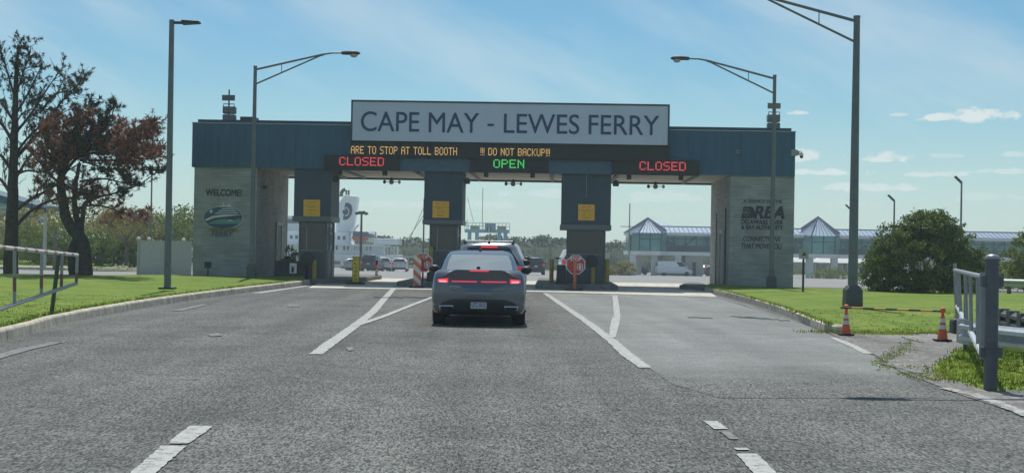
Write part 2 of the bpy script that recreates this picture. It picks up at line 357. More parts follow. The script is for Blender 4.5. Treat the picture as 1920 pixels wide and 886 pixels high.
def copy_thing(r, loc, label, rz=None):
    kids = list(r.children); n = r.copy(); COL.objects.link(n); n.location = loc; n['label'] = label
    if rz is not None: n.rotation_euler = (0, 0, rz)
    for c in kids:
        k = c.copy(); COL.objects.link(k); k.parent = n
        for g in list(c.children):
            h = g.copy(); COL.objects.link(h); h.parent = k
    return n
def text_mesh(s, width, height, c, off=0.0, shear=0.0, ext=0.004, face='-y'):
    """lettering in the XZ plane centred on c, fitted to width x height"""
    cu = bpy.data.curves.new('t', 'FONT'); cu.body = s; cu.shear = shear; cu.align_x = 'LEFT'
    ob = bpy.data.objects.new('t', cu); COL.objects.link(ob)
    dg = bpy.context.evaluated_depsgraph_get(); me = bpy.data.meshes.new_from_object(ob.evaluated_get(dg))
    bpy.data.objects.remove(ob); vs = [v.co.copy() for v in me.vertices]; fs = [tuple(p.vertices) for p in me.polygons]; bpy.data.meshes.remove(me)
    x0, x1 = min(v.x for v in vs), max(v.x for v in vs); y0, y1 = min(v.y for v in vs), max(v.y for v in vs)
    out = MB(); k = off * height                       # off: how much bolder than the face, laid down in four thin coats
    for i, (dx, dz) in enumerate(((0, 0),) if off <= 0 else ((-k, -k), (k, -k), (k, k), (-k, k))):
        out.add([(c[0] + ((v.x - x0) / (x1 - x0) - .5) * width + dx, c[1] - .0007 * i, c[2] + ((v.y - y0) / (y1 - y0) - .5) * height + dz) for v in vs], fs)
    return out
GL = {'A': '01110 10001 10001 11111 10001 10001 10001', 'B': '11110 10001 10001 11110 10001 10001 11110', 'C': '01110 10001 10000 10000 10000 10001 01110',
      'D': '11110 10001 10001 10001 10001 10001 11110', 'E': '11111 10000 10000 11110 10000 10000 11111', 'H': '10001 10001 10001 11111 10001 10001 10001',
      'K': '10001 10010 10100 11000 10100 10010 10001', 'L': '10000 10000 10000 10000 10000 10000 11111', 'N': '10001 11001 10101 10101 10011 10001 10001',
      'O': '01110 10001 10001 10001 10001 10001 01110', 'P': '11110 10001 10001 11110 10000 10000 10000', 'R': '11110 10001 10001 11110 10100 10010 10001',
      'S': '01111 10000 10000 01110 00001 00001 11110', 'T': '11111 00100 00100 00100 00100 00100 00100', 'U': '10001 10001 10001 10001 10001 10001 01110',
      '!': '1 1 1 1 1 0 1', ' ': '000 000 000 000 000 000 000'}
def led_text(s, x0, x1, z0, z1, y, bold=1.0):
    cols = []; 
    for ch in s:
        g = GL[ch].split(); 
        for i in range(len(g[0])): cols.append([g[r][i] == '1' for r in range(7)])
        cols.append([False] * 7)
    cols.pop(); pw, ph = (x1 - x0) / len(cols), (z1 - z0) / 7; m = MB()
    for i, c in enumerate(cols):
        for r in range(7):
            if c[r]:
                cx, cz = x0 + (i + .5) * pw, z1 - (r + .5) * ph; a, b = pw * .5 * bold, ph * .5 * bold
                m.add([(cx - a, y, cz - b), (cx + a, y, cz - b), (cx + a, y, cz + b), (cx - a, y, cz + b)], [(0, 1, 2, 3)])
    return m
def rnd(a, b): return random.uniform(a, b)
def rdir():
    while True:
        v = Vector((rnd(-1, 1), rnd(-1, 1), rnd(-1, 1)))
        if .05 < v.length < 1: return v.normalized()
# ================================================================== SETTING
ys = [-60, 0, 40, 68, 90, 120, 150, 180, 215, 300, 600, 3000]
def ysheet(name, x0, x1, yl, dz, m):
    b = MB(); rings = [[Vector((x0, y, gz(y) + dz)), Vector((x1, y, gz(y) + dz))] for y in yl]
    b.loft(rings, closed=False); b.f = [f[::-1] for f in b.f]
    return struct(b.build(name, m))
earth = mat('dry_earth', (.16, .17, .075), .95, var=.35, scale=.6)
ysheet('ground', -1500, 1500, ys, -.06, earth)
ysheet('road', -22, 24, [-12, 20, 40, 52, 66], 0, M_ROAD)
ysheet('parking_lot', -24, 140, [62, 68, 90, 120, 150, 180, 215, 236], -.012, M_LOT)
b = MB(); b.add([(-150, 63, -.02), (-24, 63, -.02), (-24, 90, -.3), (-150, 90, -.3)], [(0, 1, 2, 3)]); struct(b.build('access_road', M_LOT))
b = MB(); b.add([(24, 46, -.02), (160, 40, -.02), (160, 66, -.02), (24, 66, -.02)], [(0, 1, 2, 3)]); struct(b.build('side_road', M_LOT))
b = MB(); b.add([(-150, 92, -.10), (-24.5, 92, -.10), (-24.5, 108, .05), (-150, 108, .05)], [(0, 1, 2, 3)]); struct(b.build('verge', M_LAWN))
b = MB(); b.loft([[(-150, 90, -.32), (-24.5, 90, -.32)], [(-150, 90, -.12), (-24.5, 90, -.12)], [(-150, 92, -.10), (-24.5, 92, -.10)]], closed=False); struct(b.build('verge_kerb', kerbmat))

def sheet(name, pts, m, z, kind='structure'):
    b = MB(); b.poly([gnd(*p, z) for p in pts]); o = b.build(name, m); o['kind'] = kind; return o
# concrete apron in front of the toll lanes
b = MB(); b.poly([gnd(578, 539, .004), gnd(740, 541, .004), gnd(1040, 547, .004), gnd(1345, 556, .004), pl(9.6, 12, .004), pl(-8.0, 12, .004)]); struct(b.build('concrete_apron', concrete))
# smoother resurfaced lane on the right
sheet('resurfaced_lane', [(1026, 548), (1338, 556), (1400, 575), (1480, 598), (1560, 628), (1640, 668), (1760, 745), (1600, 745), (1480, 745), (1350, 745), (1262, 720), (1222, 692), (1160, 655), (1095, 600)], M_PATCH, .004)
sheet('side_path', [(1550, 622), (1572, 620), (1655, 624), (1740, 622), (1790, 610), (1960, 608), (1960, 640), (1835, 650), (1762, 682), (1772, 704), (1850, 732), (1960, 742), (2080, 800), (1920, 778), (1800, 738), (1690, 696), (1640, 664)], M_DRIVE, .008)

def strip(pts, z, jit=.0):
    """painted line from pixel centre points and pixel widths, laid on the road"""
    fine = []
    for (x0, y0, w0), (x1, y1, w1) in zip(pts, pts[1:]):
        k = 22
        for i in range(k): t = i / k; fine.append((x0 + (x1 - x0) * t, y0 + (y1 - y0) * t, w0 + (w1 - w0) * t))
    fine.append(pts[-1]); b = MB(); l = []
    for x, y, w in fine:
        j = 1 + rnd(-jit, jit); l.append([gnd(x - w / 2 * j, y, z), gnd(x + w / 2 * (1 + rnd(-jit, jit)), y, z)])
    return b.loft(l, closed=False)
def marking(name, pts, m=None, z=.010, jit=.09): return struct(strip(pts, z, jit).build(name, m or M_PAINT))
marking('lane_line', [(592, 663, 26), (617, 644, 26), (640, 628, 23), (668, 608, 20), (700, 583, 16), (722, 558, 13), (738, 541, 10)])
marking('lane_line', [(666, 610, 14), (690, 602, 16), (720, 592, 14), (770, 572, 12), (812, 556, 9)], z=.014)
marking('lane_line', [(1210, 688, 24), (1175, 663, 24), (1150, 640, 20), (1100, 602, 15), (1060, 575, 12), (1022, 549, 9)], jit=.12)
marking('lane_line', [(1148, 632, 12), (1152, 610, 17), (1157, 590, 13), (1155, 570, 11), (1153, 553, 9)], z=.014, jit=.14)
marking('lane_dash', [(235, 914, 52), (288, 868, 48), (326, 834, 47)], jit=.09); marking('lane_dash', [(334, 830, 34), (343, 823, 44), (378, 797, 44)], jit=.09)
marking('lane_dash', [(1332, 788, 26), (1352, 803, 26)]); marking('lane_dash', [(1356, 806, 16), (1378, 822, 18)], M_PAINT_OLD)
marking('lane_dash', [(1388, 838, 26), (1394, 842, 24)]); marking('lane_dash', [(1400, 849, 40), (1446, 898, 46)])
marking('edge_line', [(-60, 683, 40), (40, 655, 34), (110, 640, 24)], M_PAINT_OLD); marking('edge_line', [(330, 582, 22), (385, 570, 14)], M_PAINT_OLD)
marking('edge_line', [(480, 549, 22), (530, 542, 16), (578, 535, 14)], M_PAINT)
marking('edge_line', [(1562, 632, 14), (1600, 648, 16), (1628, 662, 18)], M_PAINT); marking('edge_line', [(1660, 680, 14), (1725, 698, 22)], M_PAINT_OLD, .014)
marking('edge_line', [(1772, 726, 22), (1835, 741, 26), (1908, 768, 30), (1990, 800, 34)], worn('road_paint_scuffed', (.44, .45, .43), (.17, .17, .16), .43, .55, 7), .014, .25)
marking('edge_line', [(1345, 556, 10), (1400, 572, 9), (1460, 594, 9)], M_PAINT_OLD)
crackm = mat('crack_filler', (.035, .035, .035), .9)
def crack(pts, w=2.0):
    b = MB(); l = []
    for (x0, y0), (x1, y1) in zip(pts, pts[1:]):
        for i in range(6): t = i / 6; x, y = x0 + (x1 - x0) * t, y0 + (y1 - y0) * t + rnd(-.9, .9); l.append([gnd(x, y - w / 2 * rnd(.4, 1.2), .012), gnd(x, y + w / 2 * rnd(.4, 1.2), .012)])
    b.loft(l, closed=False); struct(b.build('road_crack', crackm))
crack([(700, 556), (760, 557), (812, 557)], 1.6); crack([(1290, 594), (1345, 597)], 1.3); crack([(1370, 592), (1440, 597), (1490, 602)], 1.3)
crack([(1650, 682), (1690, 686)], 2); crack([(1690, 632), (1740, 644)], 2)
wet = mat('road_stain', (.42, .42, .39), .9, var=.2)
for p in [[(540, 571), (562, 570), (560, 574), (538, 574)], [(388, 626), (410, 623), (418, 628), (396, 630)], [(648, 651), (660, 649), (664, 655), (654, 657)]]: sheet('pale_patch', p, M_PAINT_OLD, .012)
for k in range(5):
    x = 1480 + k * 36; b = MB(); y = 596 + (x - 1480) * .36
    b.poly([gnd(x, y, .012), gnd(x + 46, y + 15, .012), gnd(x + 40, y + 19, .012), gnd(x - 8, y + 4, .012)])

# kerbs: px line of the foot of the kerb face, lofted to a real step
def smooth_line(pts, n):
    P = [Vector(p) for p in pts]; d = [0]
    for a, c in zip(P, P[1:]): d.append(d[-1] + (c - a).length)
    out = []
    for i in range(n):
        s = d[-1] * i / (n - 1); k = max(j for j in range(len(P) - 1) if d[j] <= s + 1e-9); t = (s - d[k]) / max(d[k + 1] - d[k], 1e-9)
        p0, p1, p2, p3 = P[max(k - 1, 0)], P[k], P[k + 1], P[min(k + 2, len(P) - 1)]
        out.append(.5 * ((2 * p1) + (p2 - p0) * t + (2 * p0 - 5 * p1 + 4 * p2 - p3) * t * t + (3 * p1 - 3 * p2 + p3 - p0) * t ** 3))
    return out
def kerb(line, side, h=.16, w=.17, gap=2.4):
    """side=-1: land lies left of the walking direction"""
    b = MB(); n = len(line); seg = []; acc = 0
    for i, p in enumerate(line):
        a, c = line[max(i - 1, 0)], line[min(i + 1, n - 1)]; t = (c - a).normalized(); o = Vector((t.y, -t.x, 0)) * side
        seg.append([p + Vector((0, 0, -.03)), p + Vector((0, 0, h - .03)) + o * .02, p + Vector((0, 0, h)) + o * .05, p + Vector((0, 0, h)) + o * w, p + Vector((0, 0, -.03)) + o * w])
    cur = [seg[0]]; 
    for i in range(1, n):
        acc += (line[i] - line[i - 1]).length; cur.append(seg[i])
        if acc > gap or i == n - 1:
            c2 = list(cur); t = (Vector(c2[-1][0]) - Vector(c2[0][0])).normalized() * .012
            c2[0] = [q + t for q in c2[0]]; c2[-1] = [q - t for q in c2[-1]]; b.loft(c2, True, True); cur = [seg[i]]; acc = 0
    return b, [s[3] for s in seg]
LK = smooth_line([gnd(*p) for p in [(-330, 740), (-100, 668), (0, 641), (60, 625), (110, 609), (190, 592), (300, 572), (420, 554), (520, 541), (582, 533)]], 64)
kb, LKi = kerb(LK, -1, .18); struct(kb.build('kerb_left', kerbmat, bevel=.015))
RK = smooth_line([gnd(*p) for p in [(1325, 544), (1345, 549), (1400, 564), (1450, 579), (1500, 597), (1545, 616), (1562, 623)]], 40)
kb, RKi = kerb(RK, 1, .16); struct(kb.build('kerb_right', kerbmat, bevel=.015))
b = MB(); e = RK[-1]; b.lathe((e.x + .11, e.y - .02, -.03), [(.15, 0), (.15, .15), (.11, .185), (.0, .19)], 14); struct(b.build('kerb_end', kerbmat))

GRASS = MB()
def blades(p, n, h, spread):
    for _ in range(n):
        q = p + Vector((rnd(-spread, spread), rnd(-spread, spread), -.01)); a = rnd(0, 6.28); w = rnd(.006, .014) * (1 + h * 3); hh = h * rnd(.5, 1.2)
        d = Vector((math.cos(a) * w, math.sin(a) * w, 0)); le = Vector((rnd(-.5, .5) * hh, rnd(-.5, .5) * hh, hh))
        GRASS.add([q - d, q + d, q + le], [(0, 1, 2)])
def lawn(name, near, far, hump, k=26, dens=3, bh=.06):
    near = list(near); n = len(near); far = smooth_line(far, n); b = MB(); rows = []
    for j in range(k + 1):
        t = (j / k) ** 1.5; row = []
        for i in range(n):
            p = near[i].lerp(far[i], t); u = min(1, t * 3); p.z = near[i].z * (1 - t) + far[i].z * t + hump * math.sin(math.pi * min(1, t * 1.1)) ** 2 + .03 * math.sin(p.x * .9) * math.sin(p.y * .7) * u - .02 * (1 - u)
            row.append(p)
        rows.append(row)
    b.loft(rows, closed=False); o = struct(b.build(name, M_LAWN, smooth=True))
    for j in range(k):
        for i in range(n - 1):
            a, c, d, e = rows[j][i], rows[j][i + 1], rows[j + 1][i + 1], rows[j + 1][i]
            ar = ((c - a).cross(e - a)).length; cnt = ar * dens * (2.2 if a.y < 30 else 1)
            for _ in range(int(cnt) + (random.random() < cnt % 1)):
                s, t = random.random(), random.random(); p = a.lerp(c, s).lerp(e.lerp(d, s), t); blades(p, 9, bh * rnd(.7, 1.3), .10) if a.y < 36 else None
    return o
farL = [Vector((-28, 14, .2)), Vector((-34, 40, .1)), Vector((-40, 61.5, .05)), Vector((-22, 61.5, .05)), Vector((-12, 61, .05)), pl(-8.6, 4, .1), pl(-7.6, 1, .15)]
lawn('lawn_left', [p + Vector((0, 0, -.01)) for p in LKi], farL, .16, dens=7, bh=.035)
edge = [gnd(1582, 626), gnd(1640, 628), gnd(1700, 626), gnd(1742, 623), gnd(1800, 611), gnd(1960, 607)]
nearR = smooth_line([p + Vector((0, 0, -.01)) for p in RKi[::4]] + [p + Vector((0, 0, .03)) for p in edge], 60)
farR = [pl(9.5, 2, .12), pl(12.6, 4.5, .1), Vector((18, 61, .05)), Vector((24, 60, .05)), Vector((30, 58, .05)), Vector((32, 50, .1)), Vector((26, 34, .1))]
lawn('lawn_right', nearR, farR, .10, dens=7, bh=.035)
g1 = smooth_line([gnd(*p, .02) for p in [(1745, 690), (1775, 706), (1822, 724), (1860, 729), (1930, 727), (2060, 742)]], 16)
lawn('verge_right', g1, [gnd(*p, .03) for p in [(1772, 676), (1800, 652), (1840, 640), (1880, 636), (1960, 632), (2080, 640)]], .03, k=14, dens=26, bh=.06)
for (x0, y0, x1, y1, wd_, n) in [(1645, 682, 1700, 642, .12, 90), (1640, 690, 1730, 684, .10, 26), (1730, 706, 1790, 712, .2, 70), (1760, 690, 1800, 705, .25, 120), (1690, 700, 1780, 700, .12, 40), (1660, 672, 1712, 650, .14, 50), (1700, 640, 1715, 640, .1, 12)]:
    for i in range(n):
        t = random.random(); blades(gnd(x0 + (x1 - x0) * t, y0 + (y1 - y0) * t + rnd(-4, 4), .01), 6, .03, wd_)
for p in LKi[4:60]:
    for _ in range(5): blades(p + Vector((rnd(-.12, -.03), rnd(-.15, .15), 0)), 7, .075, .08)
for p in RKi[1:]:
    for _ in range(5): blades(p + Vector((rnd(.03, .12), rnd(-.15, .15), 0)), 7, .075, .08)
for p in edge[:-1]:
    for _ in range(30): blades(p + Vector((rnd(-.8, .8), rnd(0, .5), .02)), 7, .07, .15)
go = GRASS.build('grass', M_GRASS); go['kind'] = 'stuff'; go['label'] = 'mown green grass blades along the kerbs and lawns'

# ================================================================== TOLL PLAZA
def uz(px, py, v=0.0): return pf(px, py, v)
fu0, fu1 = uz(360, 270)[0], uz(1491, 290)[0]
fz1 = (uz(360, 230)[1] + uz(1491, 248)[1]) / 2; fz0 = (uz(415, 313)[1] + uz(1430, 330)[1]) / 2
DEP = 7.3
def plz(name, label, cat, u, v, z, group=None): return thing(name, label, cat, pl(u, v, z), -TH, group)
P = thing('toll_plaza', 'ferry toll plaza with block pillars under a long blue metal clad canopy', 'toll plaza', PO, -TH)
b = MB(); n = 46; w = (fu1 - fu0) / n
for i in range(n): a = fu0 + i * w; b.box(a + .004, a + w - .004, .008, .06, fz0, fz1)
b.box(fu0, fu1, .02, .10, fz0 + .005, fz1 - .005); b.build('fascia_cladding', blue, P)
b = MB(); b.box(fu0 + .03, fu1 - .03, .10, DEP, fz0 + .08, fz1 - .03); b.build('canopy_body', blue, P)
b = MB()
for s in (fu0, fu1):
    for i in range(14): a = .12 + i * .51; b.box(s - .02 if s < 0 else s - .03, s + .03 if s < 0 else s + .02, a, a + .5, fz0, fz1 - .01)
b.build('end_cladding', blue, P)
lz = .055; b = MB(); b.box(fu0 - .02, fu1 + .02, -.015, .14, fz1, fz1 + .035); b.build('drip_edge', mat('trim_grey', (.34, .38, .40), .5), P)
b = MB(); b.box(fu0 + .16, fu1 - .12, .25, DEP - .2, fz1 + .03, fz1 + .17); b.build('roof_edge', mat('roof_blue', (.015, .05, .08), .5), P)
b = MB(); b.box(fu0 + .1, fu1 - .1, .14, DEP - .05, fz0 + .03, fz0 + .078); b.build('soffit', soffit_m, P)
b = MB(); bmt = mat('soffit_beam_paint', (.19, .19, .165), .7)
for px in (600, 641, 775, 882, 1035, 1160, 1310):
    u = uz(px, 320)[0]; b.box(u - .07, u + .07, .2, DEP - .05, fz0 - .035, fz0 + .028)
b.build('soffit_beam', bmt, P)
b = MB()
for v in (1.4, 2.8, 4.2, 5.6): b.box(fu0 + .2, fu1 - .2, v - .02, v + .02, fz0 + .022, fz0 + .034)
b.build('soffit_joint', bmt, P)
b = MB(); b.box(fu0 + .1, fu1 - .1, DEP - .04, DEP + .05, fz0 - .06, fz1 - .05); b.build('rear_fascia', mat('rear_trim', (.11, .13, .13), .6), P)
lp0, lp1 = uz(360.5, 400)[0] + .03, uz(479, 400)[0]; rp0, rp1 = uz(1369, 420)[0], uz(1489.5, 420)[0]
for (a, c) in ((lp0, lp1), (rp0, rp1)):
    b = MB(); b.box(a, c, .10, DEP - .3, -.1, fz0 + .02); b.build('pillar', M_BLOCK, P)
# doors and fittings on the inner walls of the pillars
b = MB(); b.box(lp1, lp1 + .05, 4.3, 5.3, .15, 2.35); d = b.build('door', mat('door_grey', (.12, .13, .125), .6), P)
b = MB(); b.box(lp1, lp1 + .08, 4.18, 4.3, .15, 2.47); b.box(lp1, lp1 + .08, 5.3, 5.42, .15, 2.47); b.box(lp1, lp1 + .08, 4.3, 5.3, 2.35, 2.47); b.build('door_frame', mat('frame_light', (.5, .5, .46), .6), d)
b = MB(); b.box(lp1 + .05, lp1 + .10, 4.4, 4.45, 1.1, 1.3); b.build('door_handle', steel, d)
b = MB(); b.box(rp0 - .05, rp0, 2.0, 3.0, .15, 2.3); d = b.build('door', mat('door_grey', (.12, .13, .125), .6), P)
b = MB(); b.box(rp0 - .08, rp0, 1.88, 2.0, .15, 2.42); b.box(rp0 - .08, rp0, 3.0, 3.12, .15, 2.42); b.box(rp0 - .08, rp0, 2.0, 3.0, 2.3, 2.42); b.build('door_frame', mat('frame_light', (.5, .5, .46), .6), d)
b = MB(); b.box(rp0 - .03, rp0, 4.6, 4.75, .1, 3.2); b.tube((rp0 - .06, 1.0, .2), (rp0 - .06, 1.0, 3.3), .03); b.build('conduit', dark, P)
# flat panels between the lane signs
for (x0, x1, y0, y1) in ((749, 882, 293, 315), (1028, 1148, 298, 320)):
    (a, z1), (c, z0) = uz(x0, y0), uz(x1, y1); b = MB(); b.box(a, c, -.10, -.004, fz0 - .04, z1 - .0); b.build('fascia_panel', blue_p, P)
# pillar lettering and emblem
letter = mat('wall_lettering', (.022, .026, .028), .6)
def wtext(parent, s, x0, x1, y0, y1, v, m, off=0., shear=0., name='lettering'):
    (a, za), (c, zc) = uz(x0, (y0 + y1) / 2, v), uz(x1, (y0 + y1) / 2, v); z1, z0 = uz((x0 + x1) / 2, y0, v)[1], uz((x0 + x1) / 2, y1, v)[1]
    return text_mesh(s, c - a, z1 - z0, ((a + c) / 2, v, (z0 + z1) / 2), off, shear).build(name, m, parent)
V = .088
wtext(P, 'WELCOME!', 386, 453, 355, 367, V, letter, .03)
wtext(P, 'A SERVICE OF THE', 1394, 1466, 374, 380, V, letter, .02)
wtext(P, 'RBA', 1414, 1470, 387, 409, V, mat('logo_slate', (.028, .035, .050), .6), .05, .25)
wtext(P, 'DELAWARE RIVER', 1390, 1468, 412, 420, V, letter, .03); wtext(P, '& BAY AUTHORITY', 1390, 1468, 422, 430, V, letter, .03)
wtext(P, 'CONNECTIONS', 1393, 1463, 443, 452, V, letter, .01, .25); wtext(P, 'THAT MOVE YOU', 1390, 1466, 456, 466, V, letter, .01, .25)
def polym(parent, name, pts, v, m):
    b = MB(); b.poly([(uz(x, y, v)[0], v, uz(x, y, v)[1]) for x, y in pts][::-1]); return b.build(name, m, parent)
def ell(cx, cy, rx, ry, n=36, a0=0, a1=6.2832): return [(cx + rx * math.cos(a0 + (a1 - a0) * i / n), cy + ry * math.sin(a0 + (a1 - a0) * i / n)) for i in range(n)]
# arrow-in-D mark on the right pillar
lg = polym(P, 'logo', [(1394, 387), (1408, 387)] + [(1408 + 7 * math.sin(a * .2618), 398 - 11 * math.cos(a * .2618)) for a in range(13)] + [(1390, 409)], V, MATS['logo_slate'])
lg2 = mat('logo_gap', (.17, .18, .165), .8)
polym(lg, 'logo_ring', [(1399 + 7 * math.cos(a), 398 + 7.5 * math.sin(a)) for a in [i * .2 - 2.2 for i in range(23)]] + [(1399 + 5.4 * math.cos(a), 398 + 5.9 * math.sin(a)) for a in [2.2 - i * .2 for i in range(23)]], V - .004, lg2)
polym(lg, 'logo_arrow', [(1392, 396), (1398, 396), (1398, 393), (1403, 398), (1398, 403), (1398, 400), (1391.5, 400)], V - .007, lg2)
# oval ferry emblem on the left pillar
em = polym(P, 'emblem', ell(418, 408, 38.5, 23), V, mat('emblem_rim', (.40, .43, .38), .6))
polym(em, 'emblem_sky', ell(418, 407.5, 36, 20.5), V - .004, mat('emblem_blue', (.055, .12, .21), .6))
polym(em, 'emblem_sea', [(418 + 36 * math.cos(a), 407.5 + 20.5 * math.sin(a)) for a in [.28 + i * .13 for i in range(20)]] + [(390, 413), (420, 409), (446, 407)], V - .007, mat('emblem_sea', (.12, .30, .30), .6))
polym(em, 'emblem_sea_dark', [(418 + 36 * math.cos(a), 407.5 + 20.5 * math.sin(a)) for a in [.62 + i * .1 for i in range(20)]], V - .010, mat('emblem_navy', (.03, .08, .13), .6))
polym(em, 'emblem_hull', [(384, 414), (386, 408), (402, 401), (430, 401), (455, 404), (449, 409), (438, 412), (420, 410), (402, 413), (390, 418)], V - .013, mat('emblem_hull', (.05, .07, .09), .6))
wpaint = mat('emblem_white', (.62, .66, .66), .6)
for q in ([(384, 411), (398, 404.5), (420, 401.5), (455, 402.5), (430, 405), (402, 408), (387, 414)], [(400, 401), (406, 398.6), (444, 397.6), (448, 399.6), (420, 399.6)], [(407, 396.4), (413, 394.2), (441, 393.6), (444, 395.4)], [(414, 392), (418, 390), (437, 389.6), (439, 391.4)], [(411, 387.6), (413, 385), (434, 385), (433, 387.4)], [(419, 385), (417, 379), (418.4, 379), (421.5, 385)], [(427, 385), (428, 382), (432, 382), (432, 385)], [(392, 396), (397, 392), (399, 396), (396, 400)], [(425, 415), (432, 411), (440, 416), (434, 414)]):
    polym(em, 'emblem_ship', q, V - .016, wpaint)
polym(em, 'emblem_ribbon', [(388, 424), (394, 427), (404, 426), (418, 428), (434, 426), (442, 427), (449, 423), (445, 431), (450, 435), (440, 433), (418, 436), (398, 433), (386, 436), (392, 430)], V - .019, mat('emblem_gold', (.26, .25, .13), .6))
wtext(em, 'CAPE MAY-LEWES', 395, 441, 427.5, 433, V - .023, letter, .01)
wtext(em, 'FERRY', 397, 437, 433.5, 442.5, V - .026, mat('emblem_ferry', (.085, .11, .20), .6), .03, .15)
# the dark floodlight and planting strip at the foot of the left pillar
b = MB(); z = .3; u = uz(390, 498, -1)[0]; b.tube((u, -1, .2), (u, -1, .55), .03); b.obox((u, -1.02, .68), (.24, .18, .24)); tag(b.build('ground_floodlight', dark, bevel=.02), 'small dark floodlight on a stub at the foot of the emblem pillar', 'floodlight')
o = bpy.data.objects['ground_floodlight']; o.location = PO; o.rotation_euler = (0, 0, -TH)

# ---- signs on the fascia
def box_px(x0, x1, y0, y1, v): 
    xm, ym = (x0 + x1) / 2, (y0 + y1) / 2; return uz(x0, ym, v)[0], uz(x1, ym, v)[0], uz(xm, y1, v)[1], uz(xm, y0, v)[1]
u0, u1, z0, z1 = box_px(658, 1255.5, 191.5, 268.5, -.45)
B = plz('name_sign', 'wide grey name board reading CAPE MAY - LEWES FERRY above the canopy', 'sign', 0, 0, 0)
b = MB(); b.box(u0 + .06, u1 - .06, -.45, -.40, z0 + .02, z1 - .07); b.build('sign_panel', signgrey, B)
b = MB(); f = .065
b.box(u0, u1, -.47, .3, z1 - f, z1); b.box(u0, u0 + f * .7, -.47, .3, z0, z1 - f); b.box(u1 - f, u1, -.47, .3, z0, z1 - f); b.box(u0 + f * .7, u1 - f, -.399, .25, z0 + .01, z1 - f - .01); b.build('sign_frame', mat('sign_frame_dark', (.02, .045, .06), .4), B)
for s, x0, x1, y0, y1 in (('CAPE', 677, 786, 209.5, 246.5), ('MAY', 804, 898, 211.5, 248.5), ('-', 914, 926, 232, 236.5), ('LEWES', 945, 1086, 214, 250.5), ('FERRY', 1104, 1236, 216.5, 252.5)):
    wtext(B, s, x0, x1, y0, y1, -.462, navy, .0055 if s != '-' else 0)
u0, u1, z0, z1 = box_px(657, 1255, 268.5, 298, -.30)
B = plz('message_board', 'long black message board with amber lettering below the name sign', 'message board', 0, 0, 0)
b = MB(); b.box(u0, u1, -.30, -.005, z0, z1); b.build('housing', ledblack, B, bevel=.01)
for s, x0, x1, y0, y1 in (('ARE TO STOP AT TOLL BOOTH', 658, 857, 275, 289.5), ('!!! DO NOT BACKUP!!!', 901, 1031, 278, 292)):
    a, c, d, e = box_px(x0, x1, y0, y1, -.312); led_text(s, a, c, d, e, -.312, .74).build('lettering', amber, B)
for s, x0, x1, y0, y1, t0, t1, ty0, ty1, lm, lab in (
        ('CLOSED', 607, 749, 291, 314, 636, 720, 294.5, 310.5, ledred, 'black lane sign with red CLOSED over the lane left of the centre booth'),
        ('OPEN', 882, 1028, 295.5, 318, 925, 983, 299, 315, ledgreen, 'black lane sign with green OPEN over the middle lane'),
        ('CLOSED', 1148, 1311, 299.5, 322, 1199, 1286, 303, 319.5, ledred, 'black lane sign with red CLOSED over the rightmost lane')):
    u0, u1, z0, z1 = box_px(x0, x1, y0, y1, -.22); B = plz('lane_sign', lab, 'lane sign', (u0 + u1) / 2, 0, 0, 'lane signs under the canopy edge'); s0 = (u0 + u1) / 2
    b = MB(); b.box(u0 - s0, u1 - s0, -.22, -.005, fz0 - .05, z1); b.build('housing', ledblack, B, bevel=.01)
    a, c, d, e = box_px(t0, t1, ty0, ty1, -.232); led_text(s, a - s0, c - s0, d, e, -.232, .84).build('lettering', lm, B)
    for q in (-.30, .30):
        b = MB(); b.box((u1 - u0) * q - .09, (u1 - u0) * q + .09, .02, .16, fz0 - .22, fz0 - .0); b.build('hanger', dark, B)

